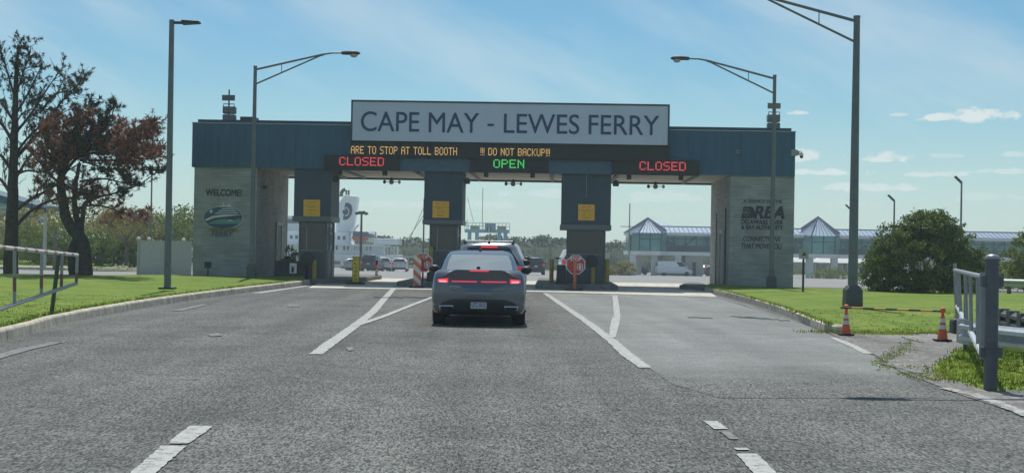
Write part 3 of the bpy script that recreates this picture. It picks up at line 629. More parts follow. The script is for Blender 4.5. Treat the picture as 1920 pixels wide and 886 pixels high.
# ---- booths
def booth(x0, x1, yl0, yl1, cx0, cx1, yb, lab, nx0, nx1, ny0, ny1, nlab, wn):
    u0, u1 = uz(x0, 360, .12)[0], uz(x1, 360, .12)[0]; zl1, zl0 = uz((x0 + x1) / 2, yl0, .1)[1], uz((x0 + x1) / 2, yl1, .1)[1]
    c0, c1 = uz(cx0, 460, .25)[0], uz(cx1, 460, .25)[0]; um = (u0 + u1) / 2; D = 2.25
    B = plz('toll_booth', lab, 'toll booth', um, .1, 0, 'toll booths under the canopy'); u0 -= um; u1 -= um; c0 -= um; c1 -= um
    b = MB(); b.box(u0, u1, .02, D, zl1, fz0 + .04)
    for i in range(int(D / .14)): 
        for s in (u0 - .018, u1): b.box(s, s + .018, .06 + i * .14, .15 + i * .14, zl1, fz0 - .005)
    b.build('upper_cladding', slate, B)
    if x0 > 1000:
        b = MB(); b.box(-.012, .012, -.002, .019, zl1 + 1.05, fz0 - .01); b.build('cladding_seam', mat('seam_light', (.22, .26, .28), .5), B)
    b = MB(); b.box(u0 - .06, u1 + .05, -.05, D + .05, zl0, zl1); b.build('ledge', mat('ledge_grey', (.13, .155, .16), .5), B, bevel=.015)
    wall = mat('booth_wall', (.085, .105, .115), .5, var=.1); zw0, zw1 = wn
    b = MB(); b.box(c0, c1, .13, D - .1, .1, zw0); b.box(c0, c1, .13, D - .1, zw1, zl0)
    for a, c in ((c0, c0 + .07), (c1 - .12, c1)): 
        b.box(a, c, .13, .25, zw0, zw1); b.box(a, c, D - .25, D - .1, zw0, zw1)
    b.build('cabin', wall, B)
    fm = mat('booth_frame', (.28, .285, .26), .5)
    b = MB(); b.box(c0 + .07, c1 - .12, .16, .19, zw0, zw1); wnd = b.build('window', glassd, B)
    b = MB(); mid = c0 + (c1 - c0) * .28
    if x0 < 900: b.box(mid - .02, mid + .02, .135, .158, zw0, zw1)
    b.box(c0 + .07, c1 - .12, .125, .158, zw0 - .0, zw0 + .03); b.build('frame', fm, wnd)
    b = MB(); b.box(c1 - .07, c1 - .04, .27, D - .27, zw0, zw1); b.build('window', glassd, B); b = MB(); b.box(c0 + .04, c0 + .07, .27, D - .27, zw0, zw1); b.build('window', glassd, B)
    b = MB(); b.box(c1 + .0, c1 + .035, .4, .46, .15, zl0); b.box(c1 + .0, c1 + .035, 1.4, 1.46, .15, zl0); b.box(c1, c1 + .03, .46, 1.4, 1.98, 2.04); b.build('door_frame', fm, B)
    # floodlight under the canopy corner
    b = MB(); b.tube((u1 + .018, .2, fz0 - .36), (u1 + .14, .05, fz0 - .36), .02); b.lathe((u1 + .20, .02, fz0 - .50), [(.10, 0), (.13, .04), (.10, .2), (.05, .24)], 10); b.build('floodlight', dark, B)
    # notice
    a, c, d, e = box_px(nx0, nx1, ny0, ny1, .09); m = (a + c) / 2
    T = plz('notice_sign', nlab, 'notice', m, .085, d, 'orange notices on the booths')
    h = e - d; b = MB(); b.box(a - m, c - m, 0, .02, 0, h); b.build('sign_panel', notice, T)
    b = MB(); ink = mat('notice_ink', (.06, .04, .02), .7); W = c - a
    b.box(-W * .46, W * .46, -.004, -.001, h * .645, h * .66)
    for k, (zz, ww) in enumerate(((.83, .3), (.55, .22), (.36, .26), (.16, .2))):
        n = 9
        for i in range(n):
            if random.random() < .85: q = -ww * W + 2 * ww * W * i / n; b.box(q, q + 2 * ww * W / n * .78, -.004, -.001, h * (zz - .014), h * (zz + .014))
    b.build('print', ink, T)
    return B, um
zw = (uz(840, 470)[1], uz(840, 424)[1])
booth(552, 620, 405, 415, 560, 613, 527, 'leftmost slate toll booth beside the emblem pillar', 569, 600, 374, 405, 'orange notice on the leftmost booth', (uz(590, 470)[1], uz(590, 418)[1]))
booth(796, 866, 412, 420.5, 805, 858, 527, 'centre toll booth just left of the grey sedan', 811, 842, 377, 408, 'orange notice on the centre booth above the sedan', (uz(830, 470)[1], uz(830, 425)[1]))
booth(1054, 1145, 421, 431, 1063, 1134, 527, 'wide right toll booth behind the thin stop gate', 1084, 1115, 383, 413, 'orange notice on the wide right booth', (uz(1098, 477)[1], uz(1098, 433)[1]))

# islands
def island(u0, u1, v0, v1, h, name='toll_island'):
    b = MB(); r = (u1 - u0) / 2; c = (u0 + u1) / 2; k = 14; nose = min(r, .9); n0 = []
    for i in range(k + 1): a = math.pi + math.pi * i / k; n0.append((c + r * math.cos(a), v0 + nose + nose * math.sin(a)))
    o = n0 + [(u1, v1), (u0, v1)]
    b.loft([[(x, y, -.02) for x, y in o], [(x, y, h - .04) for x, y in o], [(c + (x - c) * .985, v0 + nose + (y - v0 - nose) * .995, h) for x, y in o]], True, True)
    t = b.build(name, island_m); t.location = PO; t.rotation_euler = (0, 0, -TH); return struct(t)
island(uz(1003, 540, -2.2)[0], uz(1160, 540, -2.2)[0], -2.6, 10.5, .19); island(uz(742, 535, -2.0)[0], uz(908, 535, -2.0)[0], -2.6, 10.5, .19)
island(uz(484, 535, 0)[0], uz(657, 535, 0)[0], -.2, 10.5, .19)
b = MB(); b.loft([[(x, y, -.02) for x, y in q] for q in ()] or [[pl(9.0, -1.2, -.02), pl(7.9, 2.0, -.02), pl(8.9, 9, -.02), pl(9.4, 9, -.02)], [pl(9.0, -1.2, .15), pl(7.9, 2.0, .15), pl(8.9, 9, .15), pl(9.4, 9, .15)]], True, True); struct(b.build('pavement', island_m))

b = MB(); b.prism([gnd(448, 533, -.02), gnd(530, 520, -.02), gnd(572, 524, -.02), gnd(583, 531, -.02)], (0, 0, .18)); struct(b.build('pavement', concrete))
# dark crash blocks, bollards, mirrors on the islands
def block(x0, x1, y0, y1, v, lab, ln=1.3):
    a, c, d, e = box_px(x0, x1, y0, y1, v); b = MB(); m = (a + c) / 2
    b.prism([(a - m, 0, .19), (c - m, 0, .19), (c - m - .03, 0, e), (a - m + .03, 0, e)], (0, ln, 0)); t = tag(b.build('crash_block', mat('block_dark', (.040, .048, .052), .8, var=.15), bevel=.03), lab, 'crash block', 'dark blocks on the toll islands')
    t.location = pl(m, v, 0); t.rotation_euler = (0, 0, -TH); return t
block(514, 574, 489, 522, -.1, 'dark block with a small white sign left of the leftmost booth'); block(1043, 1062, 497, 528, -1.2, 'narrow dark block left of the right booth behind the stop octagon', 2.2); block(799, 826, 510, 530, -1.2, 'dark block behind the striped barricade panel', 2.2)
a, c, d, e = box_px(543, 556, 493, 512, -.13); T = plz('pedestrian_sign', 'small white sign with a dark figure on the block by the leftmost booth', 'sign', (a + c) / 2, -.13, d)
h, w_ = e - d, (c - a) / 2; b = MB(); b.box(-w_, w_, 0, .02, 0, h); b.build('sign_panel', reflwhite, T); b = MB(); b.poly([(-w_ * .5, -.004, h * .1), (w_ * .2, -.004, h * .1), (w_ * .5, -.004, h * .8), (w_ * .1, -.004, h * .5), (-w_ * .4, -.004, h * .85)]); b.build('print', black, T)
def bollard(x, y0, y1, v, lab, r=.085):
    u = uz(x, y0, v)[0]; z = uz(x, y0, v)[1]; b = MB(); b.lathe((0, 0, .15), [(r, 0), (r, z - .2), (r * .8, z - .16), (0, z - .14)], 12)
    t = tag(b.build('bollard', bollard_y, smooth=False), lab, 'bollard', 'yellow bollards at the booths'); t.location = pl(u, v, 0)
bollard(590, 487, 527, -.1, 'yellow bollard in front of the leftmost booth'); bollard(1034.5, 485, 524, .6, 'yellow bollard at the left of the right booth'); bollard(1112, 485, 527, -.2, 'yellow bollard right of the round mirror on the right booth'); bollard(1139, 485, 527, .3, 'yellow bollard at the right edge of the right booth'); bollard(809, 462, 500, -.2, 'yellow bollard in front of the centre booth', .07)
for x, y, v, lab in ((575.5, 485.5, -.35, 'round black mirror on the leftmost booth'), (1109, 489, -.5, 'round black mirror on the right booth'), (845, 492, -.35, 'round black mirror on the centre booth beside the sedan mirror')):
    u, z = uz(x, y, v); T = plz('round_mirror', lab, 'mirror', u, v, z, 'round mirrors on the booths'); b = MB(); b.tube((0, 0, 0), (0, .05, 0), .26, .26, 24); b.build('disc', mat('mirror_back', (.028, .034, .038), .6), T, bevel=.015); b = MB(); b.tube((0, .03, 0), (.05, -v + .25, -.05), .02); b.build('bracket', dark, T)

# cameras on twin arms hanging from the rear canopy edge
M_cam = mat('camera_housing', (.30, .24, .17), .6); pale = mat('camera_pale', (.45, .47, .45), .5)
for k, (x, y, lab) in enumerate(((734, 341.5, 'twin armed camera hanging over the lane right of the leftmost booth'), (962, 345, 'twin armed camera hanging over the open middle lane'), (1229, 350, 'twin armed camera hanging over the rightmost lane'))):
    u, z = uz(x, y, DEP - .5); T = plz('lane_camera', lab, 'camera', u, DEP - .5, z, 'lane cameras under the canopy')
    b = MB(); b.tube((0, 0, .35), (0, 0, .08), .045); b.build('stem', dark, T); b = MB(); b.lathe((0, 0, -.10), [(.02, 0), (.09, .03), (.11, .12), (.08, .2)], 10); b.build('dome', M_cam, T)
    b = MB(); b.tube((-.28, 0, .02), (.32, 0, .02), .016); b.build('arm', pale, T)
    b = MB(); b.sphere((-.31, 0, .01), .07, .08, .085); b.build('sensor', dark, T); b = MB(); b.sphere((.35, 0, .01), .065, .08, .085); b.build('sensor', pale, T)

# stacked loudspeakers on the roof
def speakers(x, v, ytop, ybase, lab, m1):
    u, zb = uz(x, ybase, v); T = plz('roof_loudspeaker', lab, 'loudspeaker', u, v, fz1 + .15, 'loudspeakers on the canopy roof'); zt = uz(x, ytop, v)[1] - fz1 - .15; H = zt
    b = MB(); b.tube((0, .02, 0), (0, .02, H), .03); b.build('mast', dark, T)
    b = MB(); b.box(-.27, .25, -.06, -.01, H * .66, H * .83); b.build('panel_antenna', m1, T)
    for z0_, w_ in ((.02 * H, .25), (.27 * H, .25)):
        b = MB(); b.box(-w_, w_, -.02, .35, z0_, z0_ + .22 * H); c = b.build('cabinet', m1, T, bevel=.03)
        for s in (-.19, .03): 
            g = MB(); g.box(s, s + .17, -.032, -.022, z0_ + .03, z0_ + .19 * H); g.build('grille', mat('grille_grey', (.17, .19, .20), .6), c)
    b = MB(); b.path([(-.22, 0, .49 * H), (-.22, 0, .56 * H), (.22, 0, .56 * H), (.22, 0, .49 * H)], .02); b.build('bracket', m1, T)
speakers(428.5, 1.2, 168, 224, 'grey loudspeaker stack on the roof above the WELCOME pillar', mat('speaker_slate', (.10, .12, .13), .5)); speakers(1451, 1.2, 183, 241, 'tan loudspeaker stack on the roof behind the right lamp post', mat('speaker_tan', (.22, .19, .15), .5))
a, c, d, e = box_px(450, 478, 220, 227, 1.4); b = MB(); b.box(a, c, 1.4, 2.2, fz1 + .17, e + .03); t = tag(b.build('roof_vent', dark, bevel=.01), 'low dark vent box on the canopy roof beside the left lamp post', 'vent'); t.location = PO; t.rotation_euler = (0, 0, -TH)
u, z = uz(1492, 287, .5); T = plz('security_camera', 'white dome security camera on the right end of the canopy', 'camera', u, .5, z)
b = MB(); b.box(-.26, -.02, -.53, -.45, -.14, .10); b.box(-.02, .06, -.53, .3, -.1, .06); b.build('bracket', mat('bracket_grey', (.28, .32, .34), .5), T); b = MB(); b.path([(.06, -.4, .03), (.15, -.4, .06), (.16, -.4, -.03)], .025); b.build('arm', white, T)
b = MB(); b.lathe((.16, -.4, -.14), [(.07, 0), (.085, .05), (.06, .13)], 12); b.build('housing', white, T); b = MB(); b.sphere((.16, -.4, -.16), .07, .07, .075); b.build('dome', black, T)
u, z = uz(1384, 284.5, -.05); T = plz('bullet_camera', 'small round camera on the blue fascia right of the name sign', 'camera', u, -.002, z); b = MB(); b.tube((0, 0, 0), (0, -.08, 0), .075, .06, 14); b.build('housing', pale, T); b = MB(); b.tube((0, -.081, 0), (0, -.10, 0), .045, .04, 12); b.build('lens', black, T)
u, z = uz(505, 347, 1.5); T = plz('wall_lamp', 'small lamp on the inner wall of the left pillar', 'lamp', lp1, 1.5, 3.9); b = MB(); b.box(0, .16, -.12, .12, -.12, .02); b.build('housing', dark, T, bevel=.02); b = MB(); b.tube((.08, 0, .02), (.08, 0, .2), .02); b.build('conduit', pale, T)
# ================================================================== STREET FURNITURE
def stop_octagon(T, cx, z, r, y):
    pts = [(cx + r * math.cos(math.pi / 8 + i * math.pi / 4), z + r * math.sin(math.pi / 8 + i * math.pi / 4)) for i in range(8)]
    b = MB(); b.prism([(x, y, q) for x, q in pts], (0, .02, 0)); p = b.build('octagon', reflwhite, T)
    b = MB(); b.poly([(cx + (x - cx) * .92, y - .004, z + (q - z) * .92) for x, q in pts]); b.build('face', stopred, p)
    text_mesh('STOP', r * 1.05, r * .34, (cx, y - .008, z + r * .55), .03).build('lettering', reflwhite, p)
    b = MB(); c2 = (cx + r * .42, z - r * .2)
    for i in range(20):
        a, e = i * .31416, (i + 1) * .31416; b.add([(c2[0] + k * r * math.cos(w), y - .008, c2[1] + k * r * 1.15 * math.sin(w)) for k, w in ((.25, a), (.31, a), (.31, e), (.25, e))], [(0, 1, 2, 3)])
    b.build('ring', reflwhite, p)
    b = MB(); b.poly([(c2[0] - .09 * r, y - .008, c2[1] - .2 * r), (c2[0] + .09 * r, y - .008, c2[1] - .2 * r), (c2[0] + .13 * r, y - .008, c2[1] + .02 * r), (c2[0] - .12 * r, y - .008, c2[1] + .02 * r)])
    for i, hgt in enumerate((.16, .2, .19, .13)): b.box(c2[0] + (-.12 + i * .065) * r, c2[0] + (-.12 + i * .065 + .045) * r, y - .008, y - .006, c2[1] + .02 * r, c2[1] + (.02 + hgt) * r)
    b.build('hand', reflwhite, p)
    b = MB()
    for i in range(3): b.box(cx - r * .62, cx - r * .08, y - .008, y - .006, z - r * (.12 + .2 * i), z - r * (.09 + .2 * i))
    b.build('print', mat('stop_pale', (.45, .16, .14), .6), p)
# right: octagon on an orange post; middle: octagon behind a striped panel
v = -2.75; u, z = uz(1079.5, 496, v); z1 = uz(1079, 516, v)[1]; T = plz('stop_gate', 'red STOP octagon on a thin orange post at the right island', 'stop sign', u, v, 0, 'stop octagons at the islands'); r = (uz(1098, 496, v)[0] - uz(1061, 496, v)[0]) / 2 * 1.04
stop_octagon(T, 0, z, r, 0); b = MB(); b.box(-.09, .03, -.07, -.015, .03, uz(1077, 488, v)[1]); b.build('post', mat('post_orange', (.55, .16, .07), .6, var=.15), T); b = MB(); b.box(-.36, .28, -.3, .25, .006, .05); b.build('base', rubber, T)
v = -2.7; u, z = uz(793, 492, v); T = plz('stop_gate', 'red STOP octagon half behind the striped orange panel', 'stop sign', u, v, 0, 'stop octagons at the islands'); stop_octagon(T, 0, z, r, 0)
b = MB(); b.box(-.03, .03, .022, .06, .19, z); b.build('post', dark, T)
v = -3.1; a, c, d, e = box_px(775, 789.5, 478, 530, v); T = plz('striped_panel', 'orange and white striped upright traffic panel at the centre island', 'traffic panel', (a + c) / 2, v, 0); w = (c - a) / 2
b = MB(); b.box(-w, w, -.03, .03, .05, e); b.build('panel', stripes('orange_white_stripes', (.66, .15, .05), (.62, .62, .60), 2.6, (.9, 0, 1)), T, bevel=.02); b = MB(); b.box(-w * 1.9, w * 1.9, -.3, .3, .006, .05); b.build('base', rubber, T)
v = -.2; v = (lot(667, 533).y - 57); a, c, d, e = box_px(660.5, 674, 480.5, 530, v); T = plz('closed_sign', 'tall narrow yellow CLOSED panel with orange edge on a black base', 'sign', (a + c) / 2, v, 0); w = (c - a) / 2
b = MB(); b.box(-w, w, -.02, .02, .08, e); b.build('edge_panel', mat('closed_edge', (.55, .20, .03), .6), T, bevel=.03); b = MB(); b.box(-w * .78, w * .78, -.026, -.021, .12, e - .04); b.build('face', yellow, T)
H = e - .16
for i, ch in enumerate('CLOSED'): text_mesh(ch, w * .80, H / 6 * .56, (0, -.03, .12 + H * (5.5 - i) / 6), .004).build('lettering', black, T)
b = MB(); b.box(-.36, .36, -.25, .25, .006, .07); b.build('base', rubber, T, bevel=.02)

def cone(px, ybase, ytop, lab, bands=2, d0=None, extra=False):
    p = lot(px, ybase); h = at(px, ytop, p.y).z - p.z; T = thing('traffic_cone', lab, 'traffic cone', p, 0, 'orange traffic cones'); k = h / .72
    b = MB(); b.box(-.19 * k, .19 * k, -.19 * k, .19 * k, .012, .045); b.build('base', rubber, T, bevel=.012)
    R_ = lambda q: (.128 - .093 * q) * k
    b = MB(); b.lathe((0, 0, 0), [(R_(0), .045), (R_(1), h * .95), (.028 * k, h), (0, h + .004)], 24); b.build('body', orange, T, smooth=False)
    for q0, q1 in ((.40, .56), (.66, .82))[:bands]:
        b = MB(); b.loft([[Vector(((R_(q) + .003) * math.cos(i * .2618), (R_(q) + .003) * math.sin(i * .2618), .045 + (h * .95 - .045) * q)) for i in range(24)] for q in (q0, q1)]); b.build('reflective_band', mat('reflective_grey', (.60, .62, .62), .4), T)
    b = MB(); b.lathe((0, 0, h - .01), [(.03, 0), (.045, .02), (.045, .08), (.02, .10)], 12); b.build('cap', orange, T)
    return p, h
c1, h1 = cone(1586, 629, 579, 'faded orange cone at the end of the right kerb holding the striped bar'); c2, h2 = cone(1767, 640, 585, 'orange cone beside the guardrail end holding the striped bar')
p, h = cone(706, 523.5, 500, 'small distant orange cone in the closed lane beside the yellow CLOSED panel')
b = MB(); b.sphere((0, 0, .0), .07, .07, .12); o = tag(b.build('cone_light', dark), 'dark warning light on top of the distant cone in the closed lane', 'warning light'); o.location = p + Vector((0, 0, h + .2))
a = c1 + Vector((-.10, 0, h1 + .03)); e = c2 + Vector((-.02, 0, h2 + .02)); L_ = (e - a).length; b = MB(); b.tube((0, 0, 0), (L_, 0, 0), .02, n=10); o = tag(b.build('barrier_bar', stripes('black_yellow_stripes', (.02, .02, .02), (.62, .33, .03), 2.2, (1, 0, 0))), 'black and yellow striped bar stretched between the two near cones', 'barrier bar')
o.location = a; o.rotation_euler = (e - a).to_track_quat('X', 'Z').to_euler()
b = MB(); q = c2 + Vector((-.12, -.05, 0))
for i in range(5): b.add([q + Vector((rnd(-.06, .06), rnd(-.03, .03), .60 - i * .06)) for _ in range(4)], [(0, 1, 2, 3)])
tag(b.build('plastic_tape', mat('tape_white', (.6, .62, .66), .3)), 'scrap of white tape hanging off the cone by the guardrail', 'tape')

# ---- lamp posts
def cobra(px, ybase, ytop, side, lab, Y, zb, arm=3.9, r=.105, yb_hood=None, ox=0):
    x = at(px, (ybase + ytop) / 2, Y).x; H = at(px, ytop, Y).z - zb
    T = thing('street_lamp', lab, 'street lamp', (x, Y, zb), 0, 'cobra head street lamps')
    b = MB(); b.tube((0, 0, .0), (0, 0, H), r, r * .62, 14); b.build('pole', polemat, T, smooth=False); b = MB(); b.lathe((0, 0, H), [(r * .7, -.02), (r * .7, .03), (0, .06)], 12); b.build('pole_cap', polemat, T)
    w = r * 1.65; b = MB(); b.loft([[(s * w, t * w, 0) for s, t in ((-1, -1), (1, -1), (1, 1), (-1, 1))], [(s * w * .96, t * w * .96, .45) for s, t in ((-1, -1), (1, -1), (1, 1), (-1, 1))], [(s * w * .62, t * w * .62, .56) for s, t in ((-1, -1), (1, -1), (1, 1), (-1, 1))]], True, True); b.build('base_cover', mat('base_grey', (.075, .085, .085), .6), T, bevel=.02)
    q = arm / 3.9; a = H - .10; s = side
    b = MB(); b.path([(s * .05, 0, a), (s * 2.55 * q, 0, a + .62 * q), (s * 2.9 * q, 0, a + .68 * q), (s * 3.35 * q, 0, a + .69 * q)], .042, .03, 10); b.path([(s * .05, 0, a - .55 * q), (s * 2.45 * q, 0, a + .56 * q), (s * 2.6 * q, 0, a + .60 * q)], .032, .026, 10); b.tube((s * 1.0 * q, 0, a + .23 * q), (s * 1.0 * q, 0, a - .10 * q), .014); b.build('arm', polemat, T)
    b = MB(); cx = s * 3.62 * q; rings = []
    for t, w_, hh, dz in ((-.36, .05, .05, 0), (-.30, .10, .07, 0), (0, .13, .085, .01), (.18, .15, .085, .01), (.30, .10, .06, 0), (.36, .03, .02, -.01)):
        rings.append([(cx + s * t, w_ * math.cos(i * .5236), a + .69 * q + dz + hh * math.sin(i * .5236)) for i in range(12)])
    b.loft(rings, True, True); hd = b.build('lamp_head', dark, T, smooth=True)
    b = MB(); b.sphere((cx + s * .12, 0, a + .62 * q), .15, .12, .10, 14, 8); b.build('lens', mat('lamp_lens', (.35, .37, .36), .15), hd, smooth=True)
    return T
cobra(475, 520, 125, 1, 'cobra head street lamp in front of the WELCOME pillar', 55, .22); cobra(1449.5, 540, 142, -1, 'cobra head street lamp in front of the right lettered pillar', 54.5, .12)
cobra(1602.5, 580, 32, -1, 'tallest looking street lamp, on the right lawn by the round bush', 37.6, .15, r=.135)
# its neighbour stands just right of the frame and throws the thin shadow over the near asphalt
x = 7.55; Y = 19.2; T = thing('street_lamp', 'street lamp beyond the right edge of the photo whose thin shadow crosses the asphalt', 'street lamp', (x, Y, .05), 0, 'cobra head street lamps')
src = [o for o in bpy.data.objects if o.name.startswith('street_lamp') and o.type == 'EMPTY' and abs(o.location.y - 37.6) < .1][0]
for k in list(src.children):
    n = k.copy(); COL.objects.link(n); n.parent = T
    for g in k.children: h_ = g.copy(); COL.objects.link(h_); h_.parent = n
# flat LED lamp on the left lawn
zb = .20; Y = 41.0; x = at(314, 540, Y).x; H = at(316, 37, Y).z - zb; T = thing('led_lamp_post', 'tall square lamp post with flat head on the left lawn', 'lamp post', (x, Y, zb)); T.rotation_euler.y = -.011
b = MB(); b.loft([[(s * .085, t * .085, 0) for s, t in ((-1, -1), (1, -1), (1, 1), (-1, 1))], [(.06 + s * .062, t * .062, H) for s, t in ((-1, -1), (1, -1), (1, 1), (-1, 1))]], True, True); b.build('pole', polemat, T, bevel=.012)
b = MB(); b.box(-.22, .22, -.22, .22, 0, .06); b.build('base_plate', dark, T, bevel=.02); b = MB(); b.box(.12, .35, -.04, .04, H - .12, H - .05); b.build('arm', dark, T); b = MB(); b.prism([(.35, -.17, H - .14), (.86, -.17, H - .10), (.86, -.17, H - .05), (.35, -.17, H - .02)], (0, .34, 0)); b.build('lamp_head', dark, T, bevel=.02)

def plain_pole(px, ybase, ytop, Y, lab, name='lamp_post', r=.07, head=None, m=None, cat='lamp post', zb=None):
    zb = (gz(Y) if zb is None else zb); x = at(px, ytop, Y).x; H = at(px, ytop, Y).z - zb; T = thing(name, lab, cat, (x, Y, zb)); b = MB(); b.tube((0, 0, 0), (0, 0, H), r, r * .7, 8); b.build('pole', m or polemat, T)
    if head == 'T':
        b = MB(); b.box(-.78, .78, -.05, .05, H - .06, H); b.build('arm', dark, T)
        for s in (-1, 1): b = MB(); b.box(s * .78 - .3, s * .78 + .3, -.14, .14, H - .02, H + .06); b.build('lamp_head', dark, T)
    if head == 'V':
        b = MB(); b.box(-.4, .4, -.05, .05, H - .1, H - .02); b.build('arm', dark, T)
        for s in (-1, 1): b = MB(); b.obox((s * .52, 0, H + .08), (.34, .26, .22), Matrix.Rotation(s * .5, 3, 'Y')); b.build('lamp_head', dark, T)
    if head == 'L':
        b = MB(); b.obox((-.28, -.1, H + .20), (.62, .28, .12), Matrix.Rotation(.75, 3, 'Y')); b.build('lamp_head', dark, T)
    if head == 'F':
        for i in range(4): a = i * 1.57 + .5; b = MB(); b.tube((0, 0, H - .35), (.5 * math.cos(a), .5 * math.sin(a), H - .3), .05); b.sphere((.62 * math.cos(a), .62 * math.sin(a), H - .25 + .12 * (i % 2)), .24, .24, .2); b.build('lamp_head', dark, T)
    return T
plain_pole(285, 470, 318, 96, 'thin twin headed lamp post behind the small white enclosure', head='T', zb=0); plain_pole(328, 470, 386, 165, 'far small twin headed lamp post beside the square lamp post', head='V', zb=-.5)
plain_pole(88, 498, 250, 88, 'pale plain pole between the two pines', name='pale_pole', m=mat('pole_pale', (.42, .42, .40), .6), cat='pole', zb=-.2, r=.12); plain_pole(104, 500, 425, 86, 'weathered wooden post beside the red brown pine', name='wooden_post', m=mat('wood_post', (.16, .14, .11), .9, var=.3), cat='post', r=.13, zb=-.2)
plain_pole(1803, 520, 342, 100, 'far lamp post with slanted head right of the round bush', head='L', r=.09); plain_pole(1677, 520, 376, 108, 'far lamp post with slanted head behind the top of the round bush', head='L', r=.09)
plain_pole(1595, 520, 392, 135, 'far lamp post just left of the tall lawn lamp', head='L', r=.09)
plain_pole(678, 505, 396, 175, 'dark floodlight pole between the ferry funnel and the stern', name='floodlight_pole', head='F', m=dark, r=.17, cat='floodlight pole')
T = plain_pole(1181, 520, 381, 190, 'slender flagpole with a cross yard at the terminal corner', name='flagpole', m=mat('flagpole_grey', (.20, .22, .23), .5), cat='flagpole', r=.10)
b = MB(); H = at(1181, 424.5, 190).z - gz(190); b.tube((-1.2, 0, H), (.9, 0, H), .05); b.build('yard', dark, T)

# small sign on a post beside the right pillar
p = gnd(1505.5, 549, .14); h = at(1505, 475, p.y).z - p.z; T = thing('post_sign', 'small square sign on a thin post right of the lettered pillar', 'sign', p, 0)
b = MB(); b.box(-.035, .035, -.02, .02, 0, h); b.build('post', dark, T); s = p.y / 2700
b = MB(); b.box(-9 * s, 9 * s, -.035, -.022, h - 10 * s, h + 9 * s); b.build('sign_panel', mat('sign_pale', (.33, .35, .34), .5), T); b = MB(); b.poly([(-4 * s, -.04, h - 4 * s), (5 * s, -.04, h - 3 * s), (2 * s, -.04, h + 1 * s), (1 * s, -.04, h + 4 * s), (-1 * s, -.04, h)]); b.build('print', black, T)

# ---- swing gates
def gate(name, lab, A0, A1, B0, B1, pickets, mtop, mbot, mp, r=.03):
    """A: hinge end (top, bottom), B: free end (top, bottom)"""
    T = thing(name, lab, 'swing gate', (A1.x, A1.y, 0)); o = Vector((A1.x, A1.y, 0)); b = MB(); b.path([A0 - o, B0 - o], r * 1.15); b.build('top_rail', mtop, T); b = MB(); b.path([A1 - o, B1 - o], r * 1.15); b.build('bottom_rail', mbot, T)
    for t in pickets: b = MB(); b.tube(A0.lerp(B0, t) - o, A1.lerp(B1, t) - o, r); b.build('picket', mp, T)
    return T
galv = mat('gate_steel', (.30, .32, .33), .45, .4, var=.12); 
redwhite = stripes('red_white_wrap', (.40, .20, .17), (.60, .61, .60), 1.6, (.2, 1, 0), .3); redgrey = stripes('red_grey_wrap', (.22, .10, .09), (.33, .34, .34), 1.5, (0, 0, 1), .35)
EA, EB = at(145, 478, 28), at(143, 531, 28); HA, HB = Vector((-7.55, 17.5, 1.46)), Vector((-7.55, 17.5, -.02 + .16))
HA = EA + (at(0, 463, 23) - EA) * 2.0; HB = EB + (at(0, 598, 23) - EB) * 2.0; HB.z = max(HB.z, .12)
b0, b1 = at(0, 463, 23), at(0, 598, 23)
T = gate('swing_gate', 'grey swing gate with red and white wrapped top rail on the left lawn', HA, HB, EA, EB, (.58, .745, .885, 1.0), redwhite, galv, redgrey)
f = gnd(97, 585, .17); o = Vector(T.location); b = MB(); b.tube(f - o, HA.lerp(EA, .86) - o + Vector((0, .03, 0)), .04); b.build('leg', mat('leg_green', (.06, .09, .075), .6), T)
hp = Vector((HA.x, HA.y, 0)); T = thing('gate_post', 'round post carrying the left swing gate', 'post', hp); b = MB(); b.tube((0, -.1, 0), (0, -.1, 1.7), .075, n=16); b.build('post', steel, T)
# right gate: round hinge post, frame running away from it
pp = gnd(1857, 729, .01); Yp = pp.y; T = thing('gate_post', 'thick round grey gate post in the right foreground', 'gate post', (pp.x, Yp, 0)); zt = at(1857, 482, Yp).z; postm = mat('post_grey', (.115, .125, .135), .55, .25, var=.18, scale=3)
b = MB(); b.tube((0, 0, 0), (0, 0, zt), .076, n=28); b.build('post', postm, T, smooth=False)
b = MB(); b.lathe((0, 0, zt), [(.082, -.02), (.082, .0), (.06, .028), (0, .038)], 28); b.build('cap', mat('cap_grey', (.33, .35, .36), .4, .4), T, smooth=True)
for y in (527, 660):
    z = at(1857, y, Yp).z; b = MB(); b.lathe((0, 0, z), [(.083, -.07), (.083, .07)], 24); b.box(.07, .125, -.03, .03, z - .06, z + .06); b.box(-.125, -.07, -.03, .03, z - .06, z + .06); b.build('hinge_band', postm, T)
A0, A1, B0, B1 = at(1843, 519, Yp + .3), at(1842, 664, Yp + .3), at(1790, 506, 25.7), at(1795, 574, 25.7)
G = gate('swing_gate', 'narrow galvanised swing gate standing open behind the round post', A0, A1, B0, B1, (.12, .34, .52, .80, .93), galv, galv, galv, .028); o = Vector(G.location)
b = MB(); b.tube(B0 - o + Vector((0, 0, .12)), B1 - o - Vector((0, 0, .25)), .035); b.build('end_post', galv, G); b = MB(); b.tube(A0 - o + Vector((0, 0, .05)), A1 - o - Vector((0, 0, .05)), .04); b.build('end_post', galv, G)
b = MB(); b.tube(at(1811, 545, 22) - o, Vector((at(1811, 545, 22).x, 22, 0)) - o, .03); b.build('leg', mat('leg_green', (.06, .09, .075), .6), G)
b = MB(); wr_ = []
for i in range(60):
    p = B1.lerp(A1, i / 59) - o; r_ = .040 + .012 * math.sin(i * 1.9) * random.random() + (.03 if i in (20, 21, 22) else 0); wr_.append([p + Vector((r_ * math.cos(a * .785), 0, r_ * math.sin(a * .785))) for a in range(8)])
b.loft(wr_, True, True)
tp = b.build('tape_wrap', mat('tape_white', (.6, .62, .66), .3), G)
